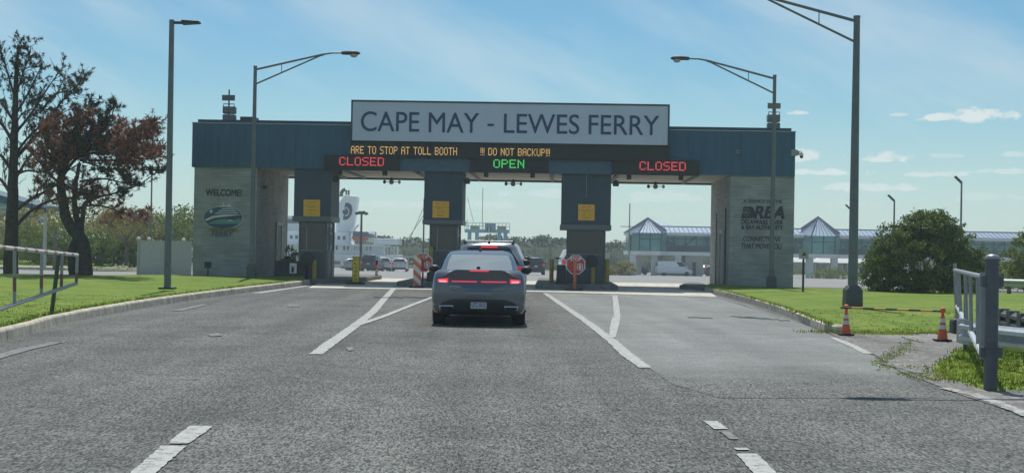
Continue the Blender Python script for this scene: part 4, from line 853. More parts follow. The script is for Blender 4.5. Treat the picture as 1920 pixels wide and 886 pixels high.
# guardrail
def wbeam(T, pts, zc, side, m, name='beam'):
    prof = [(0, .155), (.03, .13), (.08, .10), (.08, .05), (.02, .02), (0, 0), (.02, -.02), (.08, -.05), (.08, -.10), (.03, -.13), (0, -.155)]
    rings = []
    for i, p in enumerate(pts):
        a, c = Vector(pts[max(i - 1, 0)]), Vector(pts[min(i + 1, len(pts) - 1)]); t = (c - a).normalized(); n = Vector((t.y, -t.x, 0)) * side
        rings.append([Vector(p) + n * q + Vector((0, 0, zc + h)) for q, h in prof] + [Vector(p) + n * (q - .012) + Vector((0, 0, zc + h)) for q, h in prof[::-1]])
    b = MB(); b.loft(rings, True, True); return b.build(name, m, T, smooth=False)
G0 = at(1834, 627, 19.6); gz0 = G0.z; T = thing('guardrail', 'galvanised roadside guardrail starting behind the round gate post', 'guardrail', (G0.x, 19.6, 0)); o = Vector((G0.x, 19.6, 0))
pts = [Vector((G0.x, 19.6, 0)) - o + Vector((x, y, 0)) for x, y in ((0, .6), (.10, -.6), (.45, -2.2), (.95, -4.2), (1.6, -6.5), (2.4, -9))]
wbeam(T, pts, gz0, 1, mat('rail_steel', (.46, .49, .50), .35, .5, var=.1))
woodp = mat('rail_post', (.12, .13, .12), .8, var=.25)
for x, y in ((.10, .35), (.52, -1.25), (1.15, -3.6), (1.95, -6.2)):
    b = MB(); b.box(x + .06, x + .24, y - .1, y + .1, -.1, gz0 + .15); b.build('post', woodp, T)
b = MB(); rr = [Vector(q + (0,)) for q in ((.10, .45), (.13, .70), (.12, .85), (.07, .92), (.01, .90), (-.02, .84), (-.04, .42), (-.03, .30), (.0, .26))]
rings = [[p + Vector((0, 0, gz0 - .16)), p + Vector((0, 0, gz0 + .16)), p * 1.0 + Vector((.015, .015, gz0 + .16)), p + Vector((.015, .015, gz0 - .16))] for p in rr]; b.loft(rings, True, True); b.build('end_terminal', mat('rail_end', (.30, .33, .34), .5, .3, var=.2), T); b = MB(); b.box(-.02, .20, .98, 1.2, gz0 - .05, gz0 + .17); b.build('spacer_block', mat('cap_dark', (.06, .065, .065), .7), T, bevel=.04)
T = thing('guardrail', 'dark back of a farther guardrail on the lawn at the right edge', 'guardrail', at(1866, 630, 26)); o = Vector(T.location); o.z = 0; T.location.z = 0
q0, q1, q2 = at(1876, 600, 26.5), at(1925, 603, 24), at(2100, 610, 20); zc = at(1895, 602, 25).z
wbeam(T, [Vector((p.x, p.y, 0)) - o for p in (q0, q1, q2)], zc, 1, mat('rail_back', (.085, .092, .092), .6))  # rail colour darkened for the shadow on this side
for p in (q0.lerp(q1, .15), q0.lerp(q1, .55), q0.lerp(q1, .95), q1.lerp(q2, .4)):
    b = MB(); b.box(p.x - o.x - .09, p.x - o.x + .09, p.y - o.y - .02, p.y - o.y + .16, -.05, zc + .18); b.build('post', woodp, T)
T = thing('guardrail', 'pale distant guardrail beside the far road behind the round gate post', 'guardrail', at(1868, 540, 55)); o = Vector(T.location); o.z = 0; T.location.z = 0
q0, q1 = at(1790, 527, 58), at(2060, 528, 54); zc = q0.z; wbeam(T, [Vector((q0.x, q0.y, 0)) - o, Vector((q1.x, q1.y, 0)) - o], zc, 1, mat('rail_pale', (.5, .52, .5), .5))
for i in range(6): p = q0.lerp(q1, i / 5); b = MB(); b.box(p.x - o.x - .07, p.x - o.x + .07, p.y - o.y + .02, p.y - o.y + .14, -.05, zc + .1); b.build('post', woodp, T)
# enclosure left of the plaza
YE = 64; a, c = at(257, 480, YE), at(359, 480, YE); zt = at(300, 452, YE).z; T = thing('panel_fence', 'pale grey panel enclosure left of the WELCOME pillar', 'fence', (a.x, YE, 0)); w = c.x - a.x
b = MB(); b.box(.1, w, 0, .06, 0, zt - .02)
b.build('panel', vinyl, T); b = MB(); b.box(-.0, .10, -.03, .10, 0, zt + .10); b.box(w * .49, w * .49 + .04, -.02, 0, 0, zt - .03); b.build('post', mat('vinyl_edge', (.50, .52, .49), .6), T)
b = MB(); b.box(0, .05, .1, 4.5, 0, zt - .02); b.build('side_panel', vinyl, T)
b = MB(); b.box(.1, w, -.015, .075, zt - .02, zt + .03); b.build('top_rail', vinyl, T)
for x, y in ((.05, .03), (.05, 2.0), (1.1, 4.5)): b = MB(); b.lathe((x, y, zt + .05), [(.09, 0), (.09, .06), (.05, .12), (0, .14)], 10); b.build('post_cap', white, T)

# ================================================================== VEHICLES
def paint(name, col, met=.5, rough=.32): return mat(name, col, rough, met, coat=.6)
def vehicle(name, lab, cat, loc, rz, P, group=None):
    T = thing(name, lab, cat, loc, rz, group); body = P['paint']; hw = P['hw']; L_ = P['len']
    half = lambda hw, zb, zt, cr: [(0, zb), (hw * .78, zb), (hw * .93, zb + .04), (hw * .985, zb + (zt - zb) * .16), (hw, zb + (zt - zb) * .38), (hw * 1.0, zb + (zt - zb) * .58), (hw * .975, zb + (zt - zb) * .80), (hw * .935, zt - .05), (hw * .86, zt), (hw * .5, zt + cr * .7), (0, zt + cr)]
    rings = []
    def ring(y, hw, zb, zt, cr, yb=0):
        h = half(hw, zb, zt, cr); pts = [Vector((x, y, z)) for x, z in h] + [Vector((-x, y, z)) for x, z in h[-2:0:-1]]; return pts
    for (y, w, zb, zt, cr) in P['st']: rings.append(ring(y, w, zb, zt, cr))
    def caps(r, sgn, bulge):
        c = sum((Vector(p) for p in r), Vector()) / len(r); out = []
        for s in (.88, .62, .3): out.append([c + (p - c) * s + Vector((0, sgn * bulge * (1 - s * s), 0)) for p in r])
        return out
    R0 = caps(rings[0], -1, P['rb'])[::-1]; R1 = caps(rings[-1], 1, P.get('fb', .2))
    b = MB(); b.loft(R0 + rings + R1, True, True); b.build('body', body, T, smooth=True)
    # greenhouse: rounded rings in plan, split into roof, windows and pillars
    G = P['gh']; n_e, n_c, n_s = 6, 3, 8; grid = []
    for (z, y0, y1, w, rc) in G:
        r = []
        for (cx, cy, a0) in ((w - rc, y0 + rc, -90), (w - rc, y1 - rc, 0), (-w + rc, y1 - rc, 90), (-w + rc, y0 + rc, 180)):
            for i in range(n_c): a = R(a0 + 90 * i / (n_c - 1)); r.append(Vector((cx + rc * math.cos(a), cy + rc * math.sin(a), z)))
            seg = n_s if a0 in (-90, 90) else n_e; nxt = {-90: Vector((w, y1 - rc, z)), 0: Vector((-w + rc, y1, z)), 90: Vector((-w, y0 + rc, z)), 180: Vector((w - rc, y0, z))}[a0]
            last = r[-1]
            for i in range(1, seg): r.append(last.lerp(nxt, i / seg))
        bow = P.get('bow', .10)
        for p in r:
            if p.y < y0 + rc * .5 + 1e-3: p.y -= bow * (1 - (p.x / w) ** 2)
            if p.y > y1 - rc * .5 - 1e-3: p.y += bow * (1 - (p.x / w) ** 2)
        grid.append(r)
    nn = len(grid[0]); rear0 = nn - n_e
    kinds = {}
    wl = P['wl']
    for k in range(len(grid) - 1):
        for i in range(nn):
            j = (i + 1) % nn; kind = 'pillar'
            if wl[0] <= k < wl[1]:
                if rear0 - 1 < i < nn: kind = 'rear_window'
                if n_c - 1 <= i < n_c - 1 + n_s: kind = 'side_window' if (i - n_c + 1) not in P.get('bp', (3,)) else 'pillar'
                o2 = n_c + n_s - 1 + n_c + n_e - 1
                if o2 + n_c - 1 <= i < o2 + n_c - 1 + n_s: kind = 'side_window2' if (n_s - 1 - (i - o2 - n_c + 1)) not in P.get('bp', (3,)) else 'pillar'
                if n_c + n_s - 1 + n_c - 1 <= i < n_c + n_s - 1 + n_c - 1 + n_e: kind = 'windscreen'
            kinds.setdefault(kind, []).append((grid[k][i], grid[k][j], grid[k + 1][j], grid[k + 1][i]))
    b = MB()
    for q in kinds['pillar']: b.add(q, [(0, 1, 2, 3)])
    b.poly(grid[-1]); me = b.build('roof', body, T, smooth=False)
    import bmesh
    def weld(o):
        m = bmesh.new(); m.from_mesh(o.data); bmesh.ops.remove_doubles(m, verts=m.verts, dist=.0005); m.to_mesh(o.data); m.free(); o.data.polygons.foreach_set('use_smooth', [True] * len(o.data.polygons))
    weld(me)
    for k, nm in (('rear_window', 'rear_window'), ('side_window', 'side_window'), ('side_window2', 'side_window'), ('windscreen', 'windscreen')):
        if k in kinds:
            b = MB(); 
            for q in kinds[k]: b.add(q, [(0, 1, 2, 3)])
            weld(b.build(nm, P.get('glass', glassd), T))
    # wheels
    for y in P['wy']:
        for s in (-1, 1):
            rr = P['wr']; x = s * (hw - .005 - P['ww']); 
            b = MB(); b.lathe((0, 0, 0), [(rr * .6, -P['ww'] / 2), (rr * .93, -P['ww'] / 2), (rr, -P['ww'] * .38), (rr, P['ww'] * .38), (rr * .93, P['ww'] / 2), (rr * .6, P['ww'] / 2)], 24)
            cx = s * (hw - .015 - P['ww'] / 2)
            b.v = [(z + cx, y_ + y, x_ + rr) for x_, y_, z in b.v]; wh = b.build('wheel', rubber, T, smooth=False)
            if P.get('rims'): b = MB(); b.tube((cx - s * 0 + s * P['ww'] * .4, y, rr), (cx + s * P['ww'] * .52, y, rr), rr * .6, rr * .55, 18); b.build('rim', steel, wh)
    b = MB(); z0 = P['st'][len(P['st']) // 2][1]; b.box(-hw * .80, hw * .80, .45, L_ - .4, z0 - .0, z0 + .1); b.build('underbody', black, T)
    # mirrors
    my, mz = P['mir']
    for s in (-1, 1):
        b = MB(); b.sphere((s * (hw + .05), my, mz), .125, .085, .085, 12, 8); b.tube((s * (hw - .12), my + .03, mz - .05), (s * (hw + .0), my, mz - .03), .03); b.build('wing_mirror', P.get('mirm', black), T, smooth=True)
    return T
sil = paint('sedan_paint', (.135, .15, .175), .5, .22)
SED = dict(paint=sil, glass=mat('sedan_glass', (.27, .30, .285), .05, spec=.8, coat=1.0), hw=.93, len=4.93, rb=.13, fb=.3,  # glass base paled for sky reflection and light through the cabin
    st=[(.13, .855, .27, .93, .02), (.20, .895, .235, 1.02, .025), (.30, .915, .22, 1.065, .03), (.42, .925, .20, 1.075, .03), (.62, .93, .19, 1.05, .03), (.95, .932, .18, 1.0, .02), (1.5, .932, .17, .97, .02), (3.4, .93, .17, .965, .03), (3.9, .92, .18, .92, .04), (4.4, .89, .2, .80, .05), (4.72, .80, .24, .66, .04)],
    gh=[(.95, .62, 3.75, .86, .16), (1.05, .66, 3.45, .79, .13), (1.10, .78, 3.2, .755, .11), (1.25, 1.08, 2.95, .71, .09), (1.375, 1.42, 2.65, .655, .09), (1.43, 1.60, 2.5, .61, .10), (1.465, 1.95, 2.3, .46, .15)], wl=(1, 4), bp=(3,), wy=(1.0, 3.86), wr=.345, ww=.25, mir=(2.95, 1.06), mirm=dark, rims=True, bow=.13)
T = vehicle('grey_sedan', 'silver grey sedan with lit red brake lamps queuing in the middle lane', 'car', (-.09, 27.75, 0), R(-.4), SED); SEDAN = T
from mathutils.bvhtree import BVHTree
BVH = {}
def rear_y(P, x, z):
    t = BVH.get('t')
    if t:
        h = t.ray_cast(Vector((x, -2, z)), Vector((0, 1, 0)))
        if h[0]: return h[0].y
    return .3
def rear_y_old(P, x, z):                                               # where the tail of the lower body is, good enough to seat lamps on it
    y0, w, zb, zt, cr = P['st'][0]; cz = (zb + zt) / 2; s = max(abs(x) / w, abs(z - cz) / ((zt - zb) / 2)); s = min(s, 1)
    return y0 - P['rb'] * (1 - s * s)
def rear_patch(name, m, parent, pts, P, out=.012, nx=8):
    """a quad patch hugging the tail: pts = (xl,zb),(xr,zb),(xr,zt),(xl,zt)"""
    b = MB(); rings = []
    for j in range(4):
        t = j / 3; row = []
        for i in range(nx + 1):
            s = i / nx; x = (pts[0][0] * (1 - s) + pts[1][0] * s) * (1 - t) + (pts[3][0] * (1 - s) + pts[2][0] * s) * t; z = (pts[0][1] * (1 - s) + pts[1][1] * s) * (1 - t) + (pts[3][1] * (1 - s) + pts[2][1] * s) * t
            row.append(Vector((x, rear_y(P, x, z) - out, z)))
        rings.append(row)
    b.loft(rings, closed=False); o = b.build(name, m, parent, smooth=True); md = o.modifiers.new('thick', 'SOLIDIFY'); md.thickness = .02; md.offset = -1; return o
bo = [c for c in T.children if c.name.startswith('body')][0].data; BVH['t'] = BVHTree.FromPolygons([v.co for v in bo.vertices], [tuple(p.vertices) for p in bo.polygons])
lowgrey = mat('bumper_black', (.03, .036, .036), .6)
b = MB(); rows_ = []
for k in range(9):
    t = k / 8; z = .205 + .315 * t; row = []
    w_ = .755 if t < .45 else .755 - .26 * ((t - .45) / .55) ** 3
    for i in range(25): x = -w_ + 2 * w_ * i / 24; row.append(Vector((x, rear_y(SED, x, z) - .014, z)))
    rows_.append(row)
b.loft(rows_, closed=False); df = b.build('diffuser', lowgrey, T, smooth=True); md = df.modifiers.new('thick', 'SOLIDIFY'); md.thickness = .03; md.offset = -1
lid = rear_patch('boot_lid_seam', black, T, [(-.50, .685), (.50, .685), (.505, .693), (-.505, .693)], SED, .006, 12)
for s in (-1, 1):
    rear_patch('boot_lid_gap', black, T, [(s * .505 - .004, .69), (s * .505 + .004, .69), (s * .60 + .004, .82), (s * .60 - .004, .82)], SED, .006, 2)
    x0, x1 = (-.80, -.60) if s < 0 else (.60, .80); xo, xi = (x0, x1) if s < 0 else (x1, x0)
    tl = rear_patch('tail_lamp', redlens, T, [(x0, .815 + (.02 if s > 0 else .03)), (x1, .815 + (.03 if s > 0 else .02)), (x1, .90 + (.02 if s < 0 else .0)), (x0, .90 + (.0 if s < 0 else .02))], SED, .016, 4)
    xm = (x0 + x1) / 2; rear_patch('lamp_core', mat('lamp_core', (.6, .2, .2), .2, emit=(1, .36, .40), estr=1.0), tl, [(xm - .07, .845), (xm + .07, .845), (xm + .07, .88), (xm - .07, .88)], SED, .022, 3)
    rear_patch('light_bar', redlens, T, [(s * .53 if s < 0 else .04, .858), (-.04 if s < 0 else .53, .858), (-.04 if s < 0 else .53, .872), (s * .53 if s < 0 else .04, .872)], SED, .014, 6)
    e = rear_patch('exhaust_trim', mat('chrome_trim', (.55, .57, .58), .2, .9), T, [(s * .63 - .13, .305), (s * .63 + .13, .305), (s * .63 + .14, .40), (s * .63 - .14, .40)], SED, .03, 3)
    rear_patch('exhaust_opening', black, e, [(s * .63 - .105, .325), (s * .63 + .105, .325), (s * .63 + .112, .38), (s * .63 - .112, .38)], SED, .036, 3)
# ducktail lip and high brake lamp
b = MB(); rings = []
for i in range(33):
    x = -.815 + 1.63 * i / 32; a = abs(x); u = max(0, (a - .40) / .415); k = 1 - u * u * (3 - 2 * u); z = .925 + .165 * k; y = .10 - .055 * k + .10 * u ** 3
    rings.append([Vector((x, y, z)), Vector((x, y + .02, z + .008)), Vector((x, y + .42 - .1 * u, z + .012 - .02 * u)), Vector((x, y + .42, z - .16)), Vector((x, y + .10, .84)), Vector((x, y + .055 + .02 * u, .895))])
b.loft(rings, True, True); b.build('boot_lip', sil, T, smooth=False, bevel=0)
b = MB(); b.box(-.185, .185, .038, .06, 1.060, 1.082); b.build('high_brake_lamp', redlens, T)
pl_ = MB(); y = rear_y(SED, 0, .42) - .03; pl_.box(-.155, .155, y, y + .02, .345, .50); pt = pl_.build('number_plate', mat('plate_white', (.60, .64, .70), .5), T, bevel=.008)
text_mesh('UTC-9312', .27, .085, (0, y - .004, .415), .01).build('lettering', mat('plate_ink', (.05, .07, .16), .6), pt)
b = MB(); b.box(-.10, .10, y - .003, y - .001, .475, .490); b.build('print', mat('plate_blue', (.25, .32, .5), .6), pt)
b = MB(); b.sphere((0, 1.72, 1.46), .03, .07, .05, 8, 6); b.build('aerial_fin', dark, T)
b = MB(); b.sphere((-.02, .46, 1.12), .04, .03, .035, 10, 6); b.build('rear_camera', mat('lens_dark', (.02, .025, .05), .1), T)
b = MB(); b.box(-.58, -.35, rear_y(SED, -.45, .76) - .012, rear_y(SED, -.45, .76), .755, .775); b.build('badge', mat('badge_grey', (.33, .35, .37), .3, .8), T)

def suv(paintm, hw=.94, roof=1.74, len_=4.8, zb=.26, belt=1.10, rear_in=.35):
    return dict(paint=paintm, hw=hw, len=len_, rb=.07, fb=.25,
        st=[(.10, hw * .93, zb + .08, belt - .05, .01), (.2, hw * .975, zb, belt, .01), (.5, hw, zb, belt, .01), (2.2, hw, zb, belt - .02, .01), (3.3, hw, zb, belt - .03, .01), (3.7, hw * .985, zb, belt - .07, .04), (4.4, hw * .95, zb + .02, belt - .16, .05), (4.68, hw * .88, zb + .1, belt - .30, .04)],
        gh=[(belt - .05, .12, 3.75, hw * .95, .10), (belt + .08, .16, 3.5, hw * .93, .12), (belt + .16, .20, 3.35, hw * .90, .13), (roof - .22, .20 + rear_in * .7, 2.9, hw * .80, .16), (roof - .10, .24 + rear_in * .85, 2.7, hw * .755, .18), (roof - .035, .2 + rear_in, 2.55, hw * .70, .2), (roof, .5 + rear_in, 2.2, hw * .55, .2)],
        wl=(1, 4), bp=(3, 6), wy=(.98, 3.82), wr=.37, ww=.25, mir=(2.75, belt + .1), bow=.06)
def car_at(px, y, Yd, P, name, lab, cat='car', rz=0, lamps=True, lit=False, rails=False, plate=True, group=None):
    X = at(px, y, Yd).x; T = vehicle(name, lab, cat, (X, Yd, gz(Yd)), rz, P, group); hw = P['hw']; zt = P['st'][1][3]
    for s in (-1, 1):
        b = MB(); b.box(s * hw * .80 - .10, s * hw * .80 + .10, .035, .3, zt - .22, zt + .02 + .0); b.build('tail_lamp', redlens_off, T, bevel=.02)
    zr = P['gh'][-1][0]
    if lit: b = MB(); y_ = P['gh'][-3][1]; b.box(-.20, .20, y_ - .20, y_ - .05, zr - .095, zr - .065); b.build('high_brake_lamp', redlens, T)
    if rails:
        for s in (-1, 1): b = MB(); b.path([(s * hw * .66, 1.0, zr - .02), (s * hw * .66, 1.05, zr + .06), (s * hw * .66, 2.5, zr + .05), (s * hw * .66, 2.6, zr - .03)], .025); b.build('roof_rail', dark, T)
        b = MB(); b.tube((-hw * .66, 1.15, zr + .06), (hw * .66, 1.15, zr + .06), .02); b.build('cross_bar', steel, T)
        b = MB(); b.sphere((0, .75, zr + .03), .035, .08, .05, 8, 6); b.build('aerial_fin', black, T)
    if plate: b = MB(); b.box(-.16, .16, .02, .06, zt - .30, zt - .16); b.build('number_plate', mat('plate_white', (.60, .64, .70), .5), T)
    b = MB(); b.box(-hw * .85, hw * .85, .02, .3, P['st'][1][2] + .02, P['st'][1][2] + .22); b.build('bumper', black, T, bevel=.03)
    return T
car_at(917, 480, 34.8, suv(paint('suv_grey', (.19, .205, .22)), roof=1.625, hw=.92, belt=1.06), 'grey_suv', 'dark grey wagon with roof bars and lit brake lamp just ahead of the sedan', lit=True, rails=True)
car_at(930, 480, 43, suv(paint('suv_white', (.55, .57, .57), .1), roof=1.69), 'white_suv', 'pale wagon mostly hidden ahead of the roof bar wagon at the open booth')
car_at(1005, 500, 142, suv(paint('suv_black', (.025, .03, .035), .3), roof=1.72), 'dark_suv', 'dark wagon driving away beyond the open lane right of the sedan', lit=False)
car_at(1083, 490, 80, suv(paint('suv_white', (.55, .57, .57), .1), roof=1.72), 'white_suv', 'white wagon showing its left side beyond the right booth')
car_at(690, 500, 165, suv(paint('suv_black', (.025, .03, .035), .3), roof=1.9, hw=1.0), 'dark_suv', 'big dark wagon parked left of the floodlight pole behind the CLOSED panel', rz=R(-8), group='cars parked in the boarding lanes')
car_at(720, 503, 170, suv(paint('suv_white', (.55, .57, .57), .1), roof=1.65), 'white_car', 'white car with dark rear glass between the two larger parked wagons', rz=R(10), group='cars parked in the boarding lanes')
car_at(748, 503, 172, suv(paint('suv_white', (.55, .57, .57), .1), roof=1.6, hw=.96), 'white_suv', 'white wagon parked nearest the striped traffic panel', group='cars parked in the boarding lanes')
car_at(640, 500, 182, suv(paint('car_silver', (.30, .32, .33), .5), roof=1.5), 'silver_car', 'silver car parked beside the leftmost booth below the ferry', rz=R(-70), plate=False, group='cars parked in the boarding lanes')
car_at(660, 503, 186, suv(paint('suv_white', (.55, .57, .57), .1), roof=1.45), 'white_car', 'low white car parked right behind the yellow CLOSED panel', rz=R(-70), plate=False, group='cars parked in the boarding lanes')
VAN = dict(paint=white, hw=1.02, len=5.9, rb=.05, fb=.2, st=[(.05, 1.0, .35, 1.35, .01), (.2, 1.02, .3, 1.35, .01), (4.2, 1.02, .3, 1.3, .01), (4.7, .99, .3, 1.2, .03), (5.5, .95, .34, 1.0, .05), (5.75, .85, .4, .85, .04)],
    gh=[(1.25, .05, 5.1, 1.0, .08), (1.4, .06, 4.95, .99, .09), (1.5, .07, 4.85, .98, .1), (2.0, .1, 4.35, .94, .12), (2.2, .12, 4.15, .91, .14), (2.3, .16, 4.0, .85, .15), (2.34, .4, 3.7, .75, .15)], wl=(2, 4), bp=(0, 1, 2, 3, 4, 5), wy=(1.2, 4.8), wr=.36, ww=.24, mir=(4.5, 1.6), bow=.05)
p = at(1230, 512, 193.6); V_ = vehicle('white_van', 'white cargo van parked under the terminal walkway', 'van', (p.x, 193.6, gz(193)), R(-86), VAN); V_.scale = (.84, .84, .84)
for px, lab, m_, rz in ((1162, 'dark blue car at the foot of the flagpole', paint('car_navy', (.03, .05, .09)), -60), (1318, 'dark car beside the right lettered pillar below the walkway', paint('suv_black', (.025, .03, .035), .3), -80), (1330, 'silver car half hidden by the right pillar below the walkway', paint('car_silver', (.30, .32, .33), .5), 20)):
    car_at(px, 510, 204, suv(m_, roof=1.55), 'parked_car', lab, rz=R(rz), plate=False, group='cars parked by the terminal')
# ================================================================== TERMINAL AND WALKWAY
YT = 195.0
def tx(px, y=YT): return at(px, 470, y).x
def tz(px, py, y=YT): return at(px, py, y).z
X0 = tx(1178); X1 = tx(2250); gb = gz(YT)
ze, zg, zf0, zf1, zr = tz(1240, 437), tz(1240, 441), tz(1240, 471), tz(1240, 478), tz(1240, 424)
T = thing('terminal_walkway', 'long raised glass walkway of the ferry terminal with two pyramid metal roofs', 'building', (X0, YT, gb)); o = Vector((X0, YT, gb)); W = X1 - X0
ze, zg, zf0, zf1, zr = [q - gb for q in (ze, zg, zf0, zf1, zr)]; zf0, zf1 = zf0, zf1
wallw = mat('terminal_white', (.72, .73, .70), .6, var=.06, scale=.5); mull = mat('mullion_teal', (.03, .07, .08), .5)
D = 5.5
b = MB(); b.box(.15, W, .1, D, zf0, ze - .25); b.build('glazing', glasst, T)
b = MB(); b.box(-.1, W, -.05, D + .1, zf1, zf0); b.build('floor_band', wallw, T)
b = MB(); b.box(-.1, W, -.12, D + .2, ze - .28, ze - .02); b.build('eave_band', wallw, T)
b = MB(); n = 52
for i in range(n): x = .15 + i * W / n; b.box(x, x + .16, .0, .09, zf0, ze - .28)
b.box(.1, W, -.01, .03, zf0 + .75, zf0 + .87); b.box(.1, W, -.01, .03, ze - .78, ze - .66); b.box(.1, W, .031, .07, zf0, zf0 + .70)
for i in range(3, n, 2): 
    x = .15 + i * W / n; w_ = W / n; s = 1 if i % 4 == 1 else -1; b.tube((x + (0 if s > 0 else w_), .05, zf0 + .8), (x + (w_ if s > 0 else 0), .05, ze - .4), .06, n=4)
b.build('mullion', mull, T)
b = MB(); b.prism([(2.5, -.5, ze), (2.5, D * .5, zr), (2.5, D + .5, ze)], (W - 2.5, 0, 0)); rf = b.build('walkway_roof', roofmetal, T)
b = MB(); n = 120
for i in range(n): x = 2.6 + i * (W - 2.6) / n; b.tube((x, -.5, ze + .03), (x, D * .5, zr + .03), .035, n=4)
b.tube((2.5, D * .5, zr + .05), (W, D * .5, zr + .05), .08, n=4); b.tube((2.5, -.52, ze + .10), (W, -.52, ze + .10), .04, n=4); b.build('roof_seam', seam, rf)
def pyramid(cx, w, za, lab=None):
    hw_ = w / 2; d = w * .9; ring = [(cx - hw_, -.7 + d * .25, ze), (cx - hw_ * .55, -1.4, ze), (cx + hw_ * .55, -1.4, ze), (cx + hw_, -.7 + d * .25, ze), (cx + hw_, d, ze), (cx - hw_, d, ze)]; ap = (cx, d * .4, za)
    b = MB(); b.add(ring + [ap], [(i, (i + 1) % 6, 6) for i in range(6)] + [(5, 4, 3, 2, 1, 0)]); p = b.build('pyramid_roof', roofmetal, T); m = MB()
    for i in range(6):
        a, c = Vector(ring[i]), Vector(ring[(i + 1) % 6]); m.tube(a + Vector((0, -.02, .04)), Vector(ap) + Vector((0, -.02, .04)), .09, n=4)
        for k in range(1, 6): m.tube(a.lerp(c, k / 6) + Vector((0, -.02, .03)), a.lerp(c, k / 6).lerp(Vector(ap), 1 - abs(k / 6 - .5) * 1.2) + Vector((0, -.02, .03)), .035, n=4)
    m.build('roof_seam', seam, p)
    b = MB(); b.prism([(cx - hw_ * .85, .1, zf0), (cx - hw_ * .5, -1.1, zf0), (cx + hw_ * .5, -1.1, zf0), (cx + hw_ * .85, .1, zf0)], (0, 0, ze - zf0)); b.build('bay_glazing', glasst, T)
    b = MB(); b.prism([(cx - hw_ * .88, .12, zf1 - .02), (cx - hw_ * .52, -1.2, zf1 - .02), (cx + hw_ * .52, -1.2, zf1 - .02), (cx + hw_ * .88, .12, zf1 - .02)], (0, 0, zf0 - zf1 + .03)); b.build('bay_band', wallw, T)
    b = MB()
    for q, y in ((-.85, .08), (-.5, -1.12), (0, -1.12), (.5, -1.12), (.85, .08)): b.box(cx + hw_ * q - .07, cx + hw_ * q + .07, y - .05, y + .05, zf0, ze - .02)
    b.box(cx - hw_ * .5, cx + hw_ * .5, -1.16, -1.11, ze - .85, ze - .75); b.build('bay_mullion', mull, T)
pyramid(tx(1217) - X0, (tx(1255) - tx(1174)), tz(1217, 408) - gb); pyramid(tx(1540) - X0, (tx(1582) - tx(1496)), tz(1540, 406) - gb)
b = MB(); q = tx(1240) - X0; b.add([(q - 3, 6, ze), (q + 4, 6, ze), (q + 4, 12, ze), (q - 3, 12, ze), (q - 1.5, 9, ze + 1.7), (q + 1.6, 9, ze + 1.7)], [(0, 1, 5, 4), (1, 2, 5), (2, 3, 4, 5), (3, 0, 4)]); b.build('rear_roof', roofmetal, T)
for px in (1186, 1204, 1228, 1245, 1272, 1520, 1532, 1566, 1640, 1700, 1780, 1860, 1940, 2040):
    x = tx(px) - X0; b = MB(); k = .42; y0 = .1 if px not in (1204, 1245, 1532) else 4.2; b.box(x - k, x + k, y0, y0 + .9, 0, zf1); b.build('column', wallw, T)
a, c = tx(1286) - X0, tx(1318) - X0; b = MB(); b.box(a, c, .3, D, 0, zf1 - .02); r = b.build('ground_room', mat('terminal_beige', (.42, .40, .36), .7, var=.06), T)
b = MB(); b.box((a + c) / 2 - .2, (a + c) / 2 + .3, .25, .30, 0, 1.9); b.build('door', dark, r)
b = MB(); b.box(tx(1250) - X0, tx(1286) - X0, 2.2, D, 0, zf1 - 1.0); b.build('ground_glazing', glasst, T)

# bits under the walkway on the right: white tents, a navy banner, planting
def tent(px, w, y, lab):
    p = at(px, 510, y); t = thing('white_tent', lab, 'tent', (p.x, y, gz(y)), 0, 'white tents beyond the walkway'); h = 2.3
    b = MB()
    for s, q in ((-1, -1), (1, -1), (1, 1), (-1, 1)): b.tube((s * w, q * 1.5, 0), (s * w, q * 1.5, h), .05, n=6)
    b.build('tent_poles', steel, t); b = MB(); b.add([(-w - .2, -1.7, h), (w + .2, -1.7, h), (w + .2, 1.7, h), (-w - .2, 1.7, h), (-w * .1, 0, h + 1.3), (w * .1, 0, h + 1.3)], [(0, 1, 5, 4), (1, 2, 5), (2, 3, 4, 5), (3, 0, 4), (3, 2, 1, 0)]); b.build('tent_roof', white, t)
tent(1552, 2.6, 215, 'white peaked tent seen between the walkway columns'); tent(1596, 3.0, 208, 'white peaked tent behind the navy banner left of the tall lamp'); tent(1505, 2.2, 212, 'white peaked tent just right of the lettered pillar')
p = at(1614, 512, 186); t = thing('banner_stand', 'navy banner with a pale round mark below the walkway left of the lawn lamp', 'banner', (p.x - .4, 186, gz(186))); b = MB(); b.box(-.75, .75, -.04, .04, .35, 1.55); b.build('panel', navy, t); b = MB(); b.tube((0, -.05, 1.05), (0, -.06, 1.05), .28, n=14); b.box(-.4, .4, -.06, -.05, .55, .68); b.build('print', reflwhite, t)
b = MB(); b.box(-.7, -.62, -.05, .05, 0, .35); b.box(.62, .7, -.05, .05, 0, .35); b.build('leg', dark, t)

# ================================================================== GANGWAY PORTAL AND FERRY
Yg = 228.0; a, c = at(871, 450, Yg), at(955, 450, Yg); zt, zd0, zd1 = at(912, 418, Yg).z, at(912, 436, Yg).z, at(912, 430, Yg).z; gb = gz(Yg); mx = (a.x + c.x) / 2; w = (c.x - a.x) / 2
T = thing('loading_portal', 'light blue ferry loading portal with railings and a number 2 board above the queue', 'portal', (mx, Yg, gb)); zt, zd0, zd1 = zt - gb, zd0 - gb, zd1 - gb
b = MB(); b.box(-w, w, -1.2, 1.2, zd0, zd1); b.build('deck_beam', lightblue, T)
for x in (-w * .78, -w * .45, w * .55, w * .82): b = MB(); b.box(x - .30, x + .30, -.4, .4, 0, zd0); b.build('leg', lightblue, T)
b = MB()
for z in (zd1 + (zt - zd1) * .5, zt): b.tube((-w, -1.15, z), (w, -1.15, z), .05, n=5)
for i in range(13): x = -w + i * w / 6; b.tube((x, -1.15, zd1), (x, -1.15, zt), .045, n=5)
b.build('railing', mat('rail_blue', (.30, .42, .48), .6), T)
